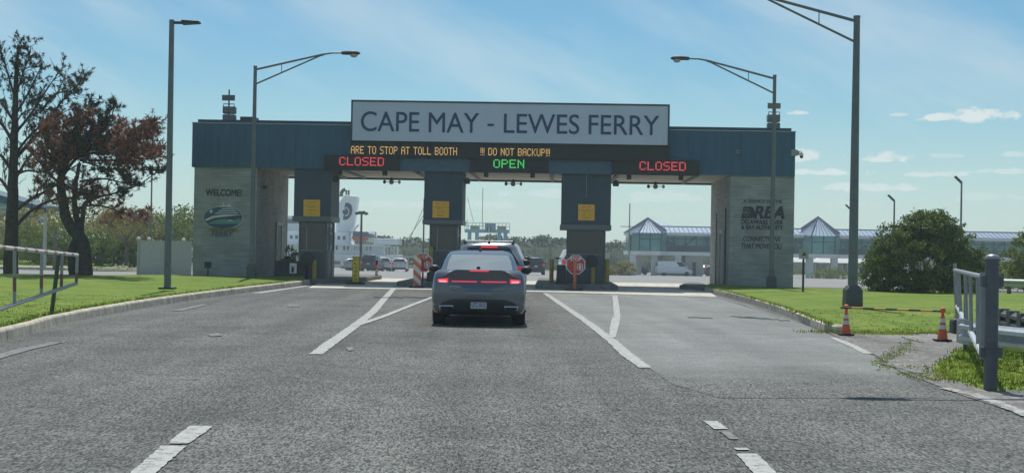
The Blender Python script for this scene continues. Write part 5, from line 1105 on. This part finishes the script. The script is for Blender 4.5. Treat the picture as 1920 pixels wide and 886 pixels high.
b = MB(); b.box(-.10 * w, w * .38, -1.3, -1.22, zd0 + .1, zt - .05); bd = b.build('number_board', mat('board_grey', (.22, .30, .36), .6), T)
b = MB(); b.box(w * -.02, w * .18, -1.34, -1.31, zd0 + .15, zd0 + .95); nb = b.build('number_plate', navy, bd); text_mesh('2', w * .12, .6, (w * .08, -1.37, zd0 + .55), .02).build('lettering', reflwhite, nb)
b = MB(); b.box(-w * .75, -w * .35, -1.0, .5, zd1, zd1 + .6); b.box(w * .45, w * .85, -1.0, .5, zd1, zd1 + .6); b.build('winch_cover', mat('lime_cover', (.36, .40, .12), .7), T)
b = MB(); b.tube((-w * .22, 0, zd1), (-w * .22, 0, zt + 5.5), .05, n=5); b.tube((-w * .9, 0, zd1), (-w * .9, 0, zt + .5), .05, n=5); b.tube((-w * .9, 0, zt + 4), (-w * .6, 0, zt), .03, n=5); b.build('mast', dark, T)

YF = 238.0
def fx(px): return at(px, 470, YF).x
def fzz(px, py): return at(px, py, YF).z - FZ
FZ = gz(YF) - 1.0; FX = fx(650)
T = thing('ferry', 'white ferry moored behind the booths with tall funnel and orange lifeboat', 'ferry', (FX, YF, FZ)); q = lambda px: fx(px) - FX
def deck(x0, x1, y0, y1, d0, d1, m, name): b = MB(); b.box(q(x0), q(x1), d0, d1, fzz((x0 + x1) / 2, y1), fzz((x0 + x1) / 2, y0)); return b.build(name, m, T)
hl = MB(); hl.prism([(q(300), 0, -.5), (q(738), 0, -.5), (q(748), 0, fzz(745, 478)), (q(300), 0, fzz(300, 474))], (0, 14, 0)); hl.build('hull', hullw, T)
for x0 in (300, 345, 390, 436, 482, 528, 574, 620, 652):
    b = MB(); zz0, zz1 = fzz(640, 497), fzz(640, 487); e = q(x0 + 28) - q(x0); b.prism([(q(x0), -.06, zz0), (q(x0) + e, -.06, zz0), (q(x0) + e, -.06, zz1 - .35), (q(x0) + e - .4, -.06, zz1), (q(x0) + .4, -.06, zz1), (q(x0), -.06, zz1 - .35)], (0, .05, 0)); b.build('hull_opening', shipgrey, T)
deck(290, 712, 457, 474, .8, 13, hullw, 'main_deckhouse'); deck(280, 720, 455, 457.6, -.2, 14, hullw, 'deck_overhang')
b = MB()
for x in range(300, 706, 7):
    if x % 3: b.box(q(x), q(x + 3.2), .74, .79, fzz(640, 468), fzz(640, 460))
b.build('windows', shipgrey, T)
deck(300, 652, 432, 455, 2, 12, hullw, 'upper_deckhouse'); 
b = MB()
for x in range(310, 648, 10): b.box(q(x), q(x + 5), 1.94, 1.99, fzz(640, 449), fzz(640, 442))
b.build('windows', shipgrey, T)
deck(520, 600, 404, 432, 3, 10, hullw, 'bridge_house')
b = MB(); b.box(q(522), q(598), 2.94, 2.99, fzz(560, 418), fzz(560, 410)); b.build('windows', shipgrey, T)
b = MB()
for z in (462, 466, 470, 474): b.tube((q(655), -.1, fzz(700, z) + .0), (q(748), -.1, fzz(700, z)), .05, n=4)
for x in range(655, 750, 6): b.tube((q(x), -.1, fzz(700, 478)), (q(x), -.1, fzz(700, 462)), .05, n=4)
for x in range(652, 746, 5): b.tube((q(x), .3, fzz(700, 455)), (q(x), .3, fzz(700, 447)), .045, n=4)
for z in (447, 451): b.tube((q(652), .3, fzz(700, z)), (q(745), .3, fzz(700, z)), .045, n=4)
b.build('railing', hullw, T)
b = MB(); b.box(q(700), q(745), .0, 12, fzz(720, 458), fzz(720, 449)); b.build('stern_platform', hullw, T)
# funnel, raked, with flared foot
b = MB(); d0, d1 = 3.2, 8; b.prism([(q(624), d0, fzz(640, 434)), (q(661), d0, fzz(640, 434)), (q(657.5), d0, fzz(655, 423)), (q(664.5), d0, fzz(664, 366.5)), (q(640), d0, fzz(640, 363.5)), (q(629), d0, fzz(632, 381))], (0, d1 - d0, 0)); fn = b.build('funnel', hullw, T, bevel=.12)
def fpoly(pts, off, m, name, par):
    b = MB(); b.poly([(q(x), d0 - off, fzz(x, y)) for x, y in pts][::-1]); return b.build(name, m, par)
e = fpoly([(642, 379), (649, 379), (654, 383), (656, 391), (654.5, 401), (650, 408), (645, 411), (638.5, 411), (640, 399), (641, 389)], .05, navy, 'emblem', fn)
fpoly([(644 + 6.2 * math.cos(a), 395.5 + 8.5 * math.sin(a)) for a in [i * .2 - 1.9 for i in range(20)]] + [(644 + 4.6 * math.cos(a), 395.5 + 6.3 * math.sin(a)) for a in [1.9 - i * .2 for i in range(20)]], .10, white, 'emblem_ring', e)
fpoly([(638, 393), (644, 392.5), (644, 389), (649, 395.5), (644, 402), (644, 398.5), (637.5, 399)], .14, navy, 'emblem_arrow', e)
fpoly([(637, 391.2), (644, 390.6), (644, 392), (637, 392.6)], .17, white, 'emblem_arrow_edge', e)
b = MB(); b.tube((q(642), 5, fzz(642, 366)), (q(642), 5, fzz(642, 354)), .16); b.tube((q(646.5), 5, fzz(642, 366)), (q(646.5), 5, fzz(642, 354)), .16); b.path([(q(632), 5, fzz(632, 366)), (q(633), 5, fzz(632, 358)), (q(636), 5, fzz(632, 354)), (q(640), 5, fzz(632, 352.5))], .3); b.build('exhaust_pipe', dark, T)
b = MB(); b.loft([[(q(660), -.5 + t, fzz(670, 447)) for t in (0, 1.4)] + [(q(660), .9, fzz(670, 442)), (q(660), -.5, fzz(670, 442))], [(q(664), -.8, fzz(670, 451)), (q(664), 1.2, fzz(670, 451)), (q(664), 1.2, fzz(670, 443)), (q(664), -.8, fzz(670, 443))], [(q(684), -.8, fzz(670, 451)), (q(684), 1.2, fzz(670, 451)), (q(684), 1.2, fzz(670, 444)), (q(684), -.8, fzz(670, 444))], [(q(690), -.3, fzz(670, 449)), (q(690), .8, fzz(670, 449)), (q(690), .8, fzz(670, 445)), (q(690), -.3, fzz(670, 445))]], True, True); b.build('lifeboat', mat('lifeboat_orange', (.50, .10, .04), .5), T)
b = MB(); b.box(q(659), q(700), 1.5, 6, fzz(680, 443), fzz(680, 434)); b.build('boat_deck', mat('deck_blue', (.09, .15, .25), .6), T); b = MB(); b.tube((q(659), -.5, fzz(660, 434)), (q(672), -.5, fzz(672, 421)), .2, n=5); b.tube((q(690), .5, fzz(690, 436)), (q(702), .5, fzz(702, 438)), .15, n=5); b.build('davit', hullw, T)
b = MB(); b.tube((q(548), 5, fzz(548, 405)), (q(548), 5, fzz(548, 378)), .12); b.tube((q(543), 5, fzz(548, 390)), (q(553), 5, fzz(548, 390)), .1); b.build('radar_mast', hullw, T)
# rigging seen against the sky beside the centre booth
b = MB(); p0, p1, p2 = at(795, 402, 180), at(766, 446, 180), at(762, 462, 180); o = Vector((p0.x, 180, gz(180)))
T = thing('signal_mast', 'thin stayed mast left of the centre booth', 'mast', o); b.tube((0, 0, 0), (0, 0, p0.z - o.z + 2), .10, n=6); b.build('pole', dark, T); b = MB(); b.tube(p0 - o, p1 - o, .035, n=4); b.tube(p0 - o + Vector((0, 0, 1)), p2 - o, .03, n=4); b.build('stay', dark, T)
# low white fence line in front of the ferry
b = MB(); p0, p1 = at(622, 478, 200), at(806, 478, 200); zb = gz(200) ; T = thing('rail_fence', 'thin pale rail fence between the parked cars and the ferry', 'fence', (p0.x, 200, zb)); L_ = p1.x - p0.x
for z in (.7, 1.3, 2.0): b.tube((0, 0, z), (L_, 0, z), .045, n=4)
for i in range(10): b.tube((L_ * i / 9, 0, 0), (L_ * i / 9, 0, 2.05), .05, n=4)
b.build('rails', mat('fence_pale', (.45, .48, .47), .6), T)

# ================================================================== VEGETATION
def leaf(mb, c, s, flat=0.0):
    d = rdir(); d.z *= (1 - flat); u = d.cross(Vector((rnd(-1, 1), rnd(-1, 1), rnd(-1, 1)))).normalized(); w = d.normalized().cross(u); a, b_ = s * rnd(.6, 1.2), s * rnd(.35, .7)
    mb.add([c - u * a, c - w * b_, c + u * a, c + w * b_], [(0, 1, 2, 3)])
def crown(mb, c, rx, ry, rz, clumps, per, cr, s, hollow=.35, low=-.8):
    for _ in range(clumps):
        while True:
            d = Vector((rnd(-1, 1), rnd(-1, 1), rnd(low, 1))); l = d.length
            if hollow < l < 1: break
        p = c + Vector((d.x * rx, d.y * ry, d.z * rz)); r = cr * rnd(.5, 1.3)
        for _ in range(int(per * rnd(.6, 1.4))):
            e = rdir() * r * random.random() ** .5; leaf(mb, p + Vector((e.x, e.y, e.z * .75)), s)
def shrub(px, w_, h, Y, zb, m, lab, name='shrub', trunk=False, cl=34, per=42, s=.10, group=None, cat=None):
    x = at(px, 450, Y).x; T = thing(name, lab, cat or ('tree' if trunk else 'shrub'), (x, Y, zb), 0, group); b = MB()
    if trunk:
        b.path([(0, 0, 0), (.05, 0, h * .3), (-.04, 0, h * .55)], .13, .08); 
        for i in range(6): a = i * 1.05; b.path([(0, 0, h * (.32 + .03 * i)), (w_ * .25 * math.cos(a), w_ * .25 * math.sin(a), h * .58), (w_ * .42 * math.cos(a), w_ * .42 * math.sin(a), h * .75)], .06, .02, 5)
        b.build('trunk', bark2, T); c = MB(); crown(c, Vector((0, 0, h * .70)), w_ / 2, w_ / 2, h * .32, cl, per, w_ * .13, s)
    else:
        for i in range(7): a = i * .9; b.path([(.1 * math.cos(a), .1 * math.sin(a), 0), (w_ * .2 * math.cos(a), w_ * .2 * math.sin(a), h * .5)], .04, .02, 5)
        b.build('stem', bark2, T); c = MB(); crown(c, Vector((0, 0, h * .46)), w_ / 2, w_ / 2, h * .54, cl, per, max(w_, h) * .13, s, .1, -1)
    c.build('crown' if trunk else 'foliage', m, T); return T
# round bush on the right lawn
pb = gnd(1722, 551, .12); s = pb.y / F; T = thing('round_bush', 'big dark rounded bush on the right lawn beside the tall lamp', 'bush', (pb.x, pb.y, .08)); b = MB()
for i in range(12): a = i * .52; b.path([(.12 * math.cos(a), .12 * math.sin(a), 0), (.9 * math.cos(a), .9 * math.sin(a), 1.0), (1.5 * math.cos(a + .2), 1.5 * math.sin(a + .2), 2.0)], .06, .02, 6)
b.build('stem', bark2, T); c = MB()
for (dx, dz, rx, rz, n) in ((-3, 62, 92, 62, 200), (20, 112, 62, 48, 110), (-70, 45, 45, 42, 70), (85, 60, 42, 50, 70), (10, 130, 40, 30, 40), (60, 100, 45, 40, 50), (-45, 95, 45, 38, 50), (-20, 22, 80, 24, 60), (70, 20, 40, 22, 30)):
    crown(c, Vector((dx * s, 0, dz * s)), rx * s, rx * s * .9, rz * s, int(n * 1.35), 52, .25, .052, .4, -1)
c.build('foliage', M_BUSH, T)
# shrub belt behind the access road on the left
belt = [(-60, 7, 4.2, 104, 0, 'olive yellow shrub at the left edge behind the bare pine'), (12, 4.5, 2.6, 98, 1, 'low yellowish shrub left of the pale pole'), (66, 4.0, 4.2, 101, 0, 'olive shrub just left of the pale pole'), (118, 4.5, 3.6, 99, 1, 'olive shrub behind the wooden post'), (150, 4.2, 2.6, 97, 2, 'green shrub behind the trunk of the brown pine'), (186, 3.8, 2.3, 96.5, 2, 'bright green shrub right of the brown pine trunk'),
        (205, 4.6, 3.6, 105, 0, 'olive shrub behind the small brown crowned tree'), (262, 4.0, 3.4, 103, 0, 'olive shrub left of the white enclosure'), (255, 2.6, 1.7, 96, 2, 'small green shrub at the corner of the white enclosure'), (300, 4.6, 3.7, 104, 2, 'green shrub rising behind the white enclosure'), (345, 3.8, 4.2, 103, 2, 'green shrub between the enclosure and the WELCOME pillar'), (225, 3.2, 1.8, 95.5, 2, 'low green shrub at the foot of the small tree'), (90, 3.6, 1.8, 96, 2, 'low green shrub at the foot of the pale pole')]
for (px, w_, h, Y, k, lab) in belt:
    shrub(px, w_, h, Y, .0, (M_SHRUB2, M_SHRUB, leafmat('shrub_leaf_fresh', (.075, .135, .028), (.14, .20, .04)))[k], lab, cl=70, per=46, s=.085, group='shrubs behind the access road')
far = [(-90, 11, 5.6, 128, 'far tree at the left edge behind the shrubs'), (40, 9, 5.0, 130, 'far tree behind the blue roofed hall'), (130, 9, 5.4, 126, 'far tree behind the pale pole'), (215, 8, 4.6, 124, 'far tree behind the small brown crowned tree'), (290, 9, 4.6, 130, 'far tree behind the white enclosure'), (352, 7, 4.9, 128, 'far tree touching the WELCOME pillar')]
for (px, w_, h, Y, lab) in far: shrub(px, w_, h, Y, -.4, M_SHRUB2 if px < 250 else M_SHRUB, lab, 'far_tree', True, 60, 44, .14, 'trees beyond the shrubs')
# little tree with brown crown
T = shrub(237, 4.0, 3.6, 93, .0, M_SHRUB2, 'small tree with a dark trunk left of the white enclosure', 'small_tree', True, 46, 44, .08)
# shrubs under the terminal and by the gate
for (px, w_, h, Y, m, lab) in ((1170, 3.4, 1.6, 176, M_SHRUB2, 'pale flowering shrub bed left of the terminal columns'), (1140, 3.0, 1.3, 178, M_SHRUB2, 'low shrub right of the right booth bollard'), (1838, 2.6, 1.9, 66, M_SHRUB, 'dark shrub between the round bush and the gate post'), (1892, 3.4, 1.5, 72, M_SHRUB, 'dark shrub behind the pale distant guardrail'), (1928, 1.8, 3.0, 64, M_SHRUB, 'taller shrub cut by the right edge of the photo'), (1560, 5, 1.2, 184, M_SHRUB, 'low green planting below the second pyramid roof'), (1790, 2.0, 1.1, 64, M_SHRUB, 'low shrub at the right foot of the round bush')):
    shrub(px, w_, h, Y, gz(Y), m, lab, 'shrub', False, 60, 42, .08 if Y < 90 else .12, None, 'shrub')
# potted plant on the dark block left of the first booth
u, z = uz(545, 488, .3); T = plz('planter_bush', 'dark leafy plant rising from the block left of the leftmost booth', 'plant', u, .4, .5); c = MB(); b = MB()
for i in range(5): b.path([(.03 * i - .06, 0, 0), (.1 * i - .2, 0, .7)], .015)
b.build('stem', bark2, T); crown(c, Vector((0, 0, z - .35)), .34, .3, .45, 26, 26, .13, .045, .1, -1); c.build('foliage', M_BUSH, T)
# far scrub along the shore: one mass nobody could count
c = MB()
for i in range(1500):
    px = rnd(560, 2050); Y = rnd(256, 276); x = at(px, 460, Y).x; top = 5.2 + .5 * math.sin(x * .21) + .35 * math.sin(x * .53 + 1) + .25 * math.sin(x * 1.3) - (.25 if px < 860 else 0) + (.0 if px < 1200 else -.6)
    t = random.random(); z = gz(240) + top * (1 - t * t); yy = 255 + (Y - 255) * (1 - t)
    for _ in range(30): leaf(c, Vector((x + rnd(-1.1, 1.1), yy + rnd(-.6, .6), z + rnd(-.5, .3))), rnd(.14, .30))
h = c.build('shore_scrub', M_HEDGE); h['kind'] = 'stuff'; h['label'] = 'continuous grey green scrub along the far shore'
b = MB(); n = 90; r0, r1, r2 = [], [], []
for i in range(n):
    px = 540 + i * 17.0; x = at(px, 460, 264).x; top = gz(240) + 4.7 + .5 * math.sin(x * .21) + .35 * math.sin(x * .53 + 1) + (.0 if px < 1200 else -.6); r0.append(Vector((x, 254, gz(240) - .5))); r1.append(Vector((x, 256, gz(240) + (top - gz(240)) * .72))); r2.append(Vector((x, 276, top)))
b.loft([r0, r1, r2], closed=False); struct(b.build('shore_bank', mat('bank_green', (.055, .08, .034), .95, var=.5, scale=1.6), smooth=True))

# hall with blue roof behind the pines, and a blue slide like structure
Yb = 112; a = at(-60, 400, Yb); c = at(128, 400, Yb); zb = -.3; T = thing('blue_roofed_hall', 'low pale hall with steep blue and striped roof behind the bare pine', 'building', (a.x, Yb, zb)); w = c.x - a.x
zs = lambda px, py: at(px, py, Yb).z - zb; xs = lambda px: at(px, 400, Yb).x - a.x
b = MB(); b.box(0, xs(60), .2, 6, 0, zs(10, 425)); b.build('wall', mat('hall_wall', (.36, .38, .37), .7, var=.1), T)
b = MB(); b.prism([(xs(-60), -.6, zs(0, 350)), (xs(26), -.6, zs(20, 372)), (xs(70), -.6, zs(70, 384)), (xs(70), -.6, zs(70, 392)), (xs(26), -.6, zs(20, 384)), (xs(-60), -.6, zs(0, 372))], (0, 7, 0)); b.build('roof', mat('hall_roof_teal', (.04, .10, .14), .5), T)
b = MB(); b.poly([(xs(-60), -.65, zs(0, 372)), (xs(26), -.65, zs(20, 384)), (xs(24), -.65, zs(20, 402)), (xs(-60), -.65, zs(0, 398))][::-1]); b.build('striped_gable', stripes('pale_blue_stripes', (.45, .50, .52), (.26, .36, .42), 2.6, (0, 0, 1)), T)
b = MB(); b.prism([(xs(40), -1.5, zs(50, 402)), (xs(72), -1.5, zs(70, 402)), (xs(84), -1.5, zs(80, 416)), (xs(60), -1.5, zs(80, 412)), (xs(56), -1.5, zs(50, 470)), (xs(42), -1.5, zs(50, 470))], (0, 1.2, 0)); b.build('blue_wing', mat('hall_blue', (.03, .12, .24), .5), T)
b = MB(); b.prism([(xs(62), -1.6, zs(60, 406)), (xs(80), -1.6, zs(80, 409)), (xs(84), -1.6, zs(84, 417)), (xs(64), -1.6, zs(62, 413))], (0, .05, 0)); b.build('striped_panel', stripes('royal_stripes', (.05, .12, .42), (.55, .60, .66), 2.6, (.2, 0, 1)), T)
b = MB(); b.box(xs(46), xs(74), -1.0, 3, 0, zs(60, 435)); b.build('doorway', dark, T)
b = MB(); b.prism([(xs(186), 4, zs(190, 424)), (xs(205), 4, zs(190, 418)), (xs(215), 4, zs(190, 432)), (xs(205), 4, zs(190, 440))], (0, 1, 0)); o = tag(b.build('blue_awning', mat('hall_blue', (.03, .12, .24), .5)), 'small blue awning showing between the shrubs left of the small tree', 'awning'); o.location = (a.x, Yb, zb)

# ---- the two pines: measured limbs, then branchlets and tufts
def pine(name, lab, Y, zb, px0, stems, limbs, tuft_mats, density, tl, group=None):
    o = Vector((at(px0, 500, Y).x, Y, zb)); T = thing(name, lab, 'pine tree', o, 0, group); P3 = lambda q, dy=0: at(q[0], q[1], Y + dy) - o
    b = MB(); tips = []; sc = Y / F
    for pts, r0, r1 in stems:
        P_ = [P3(p[:2], (p[2] if len(p) > 2 else 0)) for p in pts]
        if pts[0][1] > 500: P_[0].z = -.1
        P_ = smooth_line(P_, len(P_) * 4)
        for i in range(1, len(P_) - 1): P_[i] += Vector((rnd(-.015, .015), 0, 0))
        b.path(P_, r0 * sc, r1 * sc, 10)
    b.build('trunk', bark, T); lb = MB()
    for k, (pts, r0, den, mi) in enumerate(limbs):
        dy0, dy1 = 0, rnd(-2.0, 2.0) if len(pts[0]) < 3 else pts[-1][2]
        n = len(pts); P_ = smooth_line([P3(p[:2], dy1 * i / (n - 1)) for i, p in enumerate(pts)], n * 4); lb.path(P_, r0 * .62 * sc, .6 * sc, 6)
        Lg = sum((P_[i + 1] - P_[i]).length for i in range(len(P_) - 1))
        for i in range(int(Lg * density * den)):
            t = 1 - random.random() * .86; f = t * (len(P_) - 1); j = min(int(f), len(P_) - 2); p = P_[j].lerp(P_[j + 1], f - j); d = (P_[j + 1] - P_[j]).normalized()
            br = (d * rnd(.2, 1) + rdir() * .95 + Vector((0, 0, .35))).normalized(); ln = tl * rnd(.35, 1.0) * (1.15 - .5 * t); e = p + br * ln; mid = p.lerp(e, .5) + rdir() * ln * .1
            lb.path([p, mid, e], .010 + .005 * ln, .006, 4); 
            for w_ in (rnd(.45, .6), rnd(.6, .85), 1.0):
                q0 = p.lerp(e, w_); e2 = q0 + (br + rdir() * .9 + Vector((0, 0, .3))).normalized() * ln * rnd(.2, .45); lb.tube(q0, e2, .007, .004, 4, False); tips.append((e2, (e2 - q0).normalized(), mi))
    lb.build('limb', bark, T)
    for mi, (nm, m, size, nb, share) in enumerate(tuft_mats):
        c = MB()
        for e, d, k in tips:
            if random.random() > share or (k is not None and k != mi): continue
            s = size * rnd(.6, 1.3)
            for _ in range(nb):
                v = (d * .7 + rdir()).normalized(); q_ = e - d * s * rnd(0, .9); w_ = v.cross(rdir()).normalized() * s * .09; c.add([q_ - w_, q_ + w_, q_ + v * s * rnd(.5, 1)], [(0, 1, 2)])
        c.build(nm, m, T)
    return T
limA = [([(26, 300), (55, 268), (85, 235), (112, 195), (140, 165), (155, 148)], 7, 1, None), ([(80, 205), (105, 176), (135, 170), (152, 152)], 4, 1, None), ([(24, 345), (50, 300), (75, 275), (110, 255), (128, 262)], 5, .8, None), ([(28, 395), (60, 372), (100, 350), (125, 322), (150, 305)], 6, .7, None), ([(28, 425), (62, 392), (110, 372), (160, 372), (190, 372)], 6, .45, None),
    ([(28, 250), (55, 218), (80, 180), (100, 150), (118, 128)], 5, 1.1, None), ([(29, 215), (50, 180), (70, 140), (82, 115)], 4, 1.2, None), ([(30, 180), (42, 140), (55, 105), (58, 85)], 3.5, 1.2, None), ([(30, 190), (18, 150), (8, 115), (-2, 92)], 4, 1.2, None), ([(28, 160), (30, 120), (36, 92), (38, 80)], 3, 1.2, None),
    ([(26, 270), (5, 235), (-20, 215), (-50, 190)], 6, 1, None), ([(25, 325), (0, 290), (-30, 280), (-60, 250)], 6, 1, None), ([(24, 370), (0, 335), (-30, 320), (-70, 310)], 6, .8, None), ([(28, 230), (8, 200), (-15, 165), (-40, 140)], 5, 1.1, None), ([(28, 290), (60, 250), (100, 222), (130, 205)], 5, 1, None), ([(26, 330), (50, 320), (80, 322), (110, 312)], 4, .8, None), ([(27, 240), (40, 215), (60, 205), (88, 200)], 3, 1, None)]
pine('bare_pine', 'tall half bare pine with sparse dark tufts at the left edge', 54, .1, 22, [([(20, 511), (21, 470), (22, 420), (24, 360), (25, 310), (27, 260), (28, 215), (30, 175), (31, 130), (34, 88)], 15, 2.5)], limA,
     [('dead_needles', M_DEAD, .15, 14, .42), ('dark_needles', M_DKGREEN, .16, 17, .5)], 11.5, .85)
limB = [([(118, 330), (140, 300), (170, 280), (210, 262), (250, 255)], 6, 1.2, 0), ([(118, 325), (120, 285), (140, 240), (170, 215)], 6, 1.2, 0), ([(130, 300), (175, 262), (205, 225), (215, 200)], 5, 1, 1), ([(150, 290), (200, 282), (245, 262), (290, 240)], 5, 1.2, 0), ([(165, 300), (220, 300), (260, 290), (298, 276)], 5, 1.1, 0), ([(150, 340), (195, 335), (240, 345), (275, 350)], 4, .4, 1), ([(120, 345), (165, 368), (215, 362), (262, 345), (298, 318)], 5, .45, 1),
    ([(112, 330), (95, 295), (85, 265), (95, 235)], 5, 1.2, 0), ([(112, 345), (88, 320), (70, 300), (60, 290)], 4, .5, 0), ([(120, 320), (150, 265), (180, 240), (225, 232)], 5, 1.2, 0), ([(135, 395), (165, 385), (200, 388), (235, 400), (262, 395)], 4, .5, 0), ([(150, 390), (180, 372), (210, 365)], 4, .6, 0), ([(120, 310), (130, 262), (150, 225), (176, 203)], 4, 1, 1), ([(180, 285), (225, 270), (262, 258), (285, 235)], 4, 1.2, 0), ([(115, 340), (110, 300), (112, 262), (120, 235)], 5, 1.2, 0),
    ([(150, 300), (180, 310), (215, 318), (240, 312)], 4, 1.1, 0), ([(110, 350), (90, 345), (75, 345)], 3, .4, 0), ([(128, 300), (160, 285), (190, 262), (240, 285)], 4, 1.2, 0), ([(200, 285), (240, 290), (275, 298), (292, 292)], 4, 1.2, 0), ([(150, 400), (140, 372), (152, 350), (190, 340)], 4, .6, 0)]
pine('brown_pine', 'twin stemmed pine with dying red brown needles right of the bare pine', 53, .1, 148, [([(160, 511), (158, 470), (150, 445), (132, 425), (122, 400), (116, 365), (114, 335), (122, 305), (140, 285), (165, 270)], 15, 4), ([(138, 507), (134, 480), (140, 455), (150, 440)], 8, 8), ([(150, 450), (146, 420), (140, 385), (142, 345), (150, 305)], 7, 3), ([(150, 448), (154, 415), (158, 385), (175, 365)], 6, 3)], limB,
     [('brown_needles', M_BROWN, .22, 18, .9), ('green_needles', M_DKGREEN, .21, 19, .95)], 15, .85)
bn = MB(); 
for _ in range(46):
    e = Vector((rnd(-1.6, 1.5), rnd(-1, 1), 3.15 + rnd(-.38, .38)))
    for _ in range(60): leaf(bn, e + rdir() * .3 * random.random(), .07)
t = [o for o in bpy.data.objects if o.name == 'small_tree'][0]; bn.build('brown_foliage', M_BROWN, t)

# haze box added to lift the blacks like the windscreen veil
if HAZE:
    hz = MB(); hz.box(-400, 400, -70, 420, -4.5, 12.5); m = bpy.data.materials.new('haze_air'); m.use_nodes = True; nt_ = m.node_tree; nt_.nodes.clear(); vo = nt_.nodes.new('ShaderNodeVolumePrincipled'); vo.inputs['Color'].default_value = (.80, .93, 1, 1); vo.inputs['Density'].default_value = HAZE; vo.inputs['Anisotropy'].default_value = .3
    mo = nt_.nodes.new('ShaderNodeOutputMaterial'); nt_.links.new(vo.outputs[0], mo.inputs['Volume']); h = hz.build('haze', m); h['kind'] = 'stuff'; h['label'] = 'thin pale haze in the air'
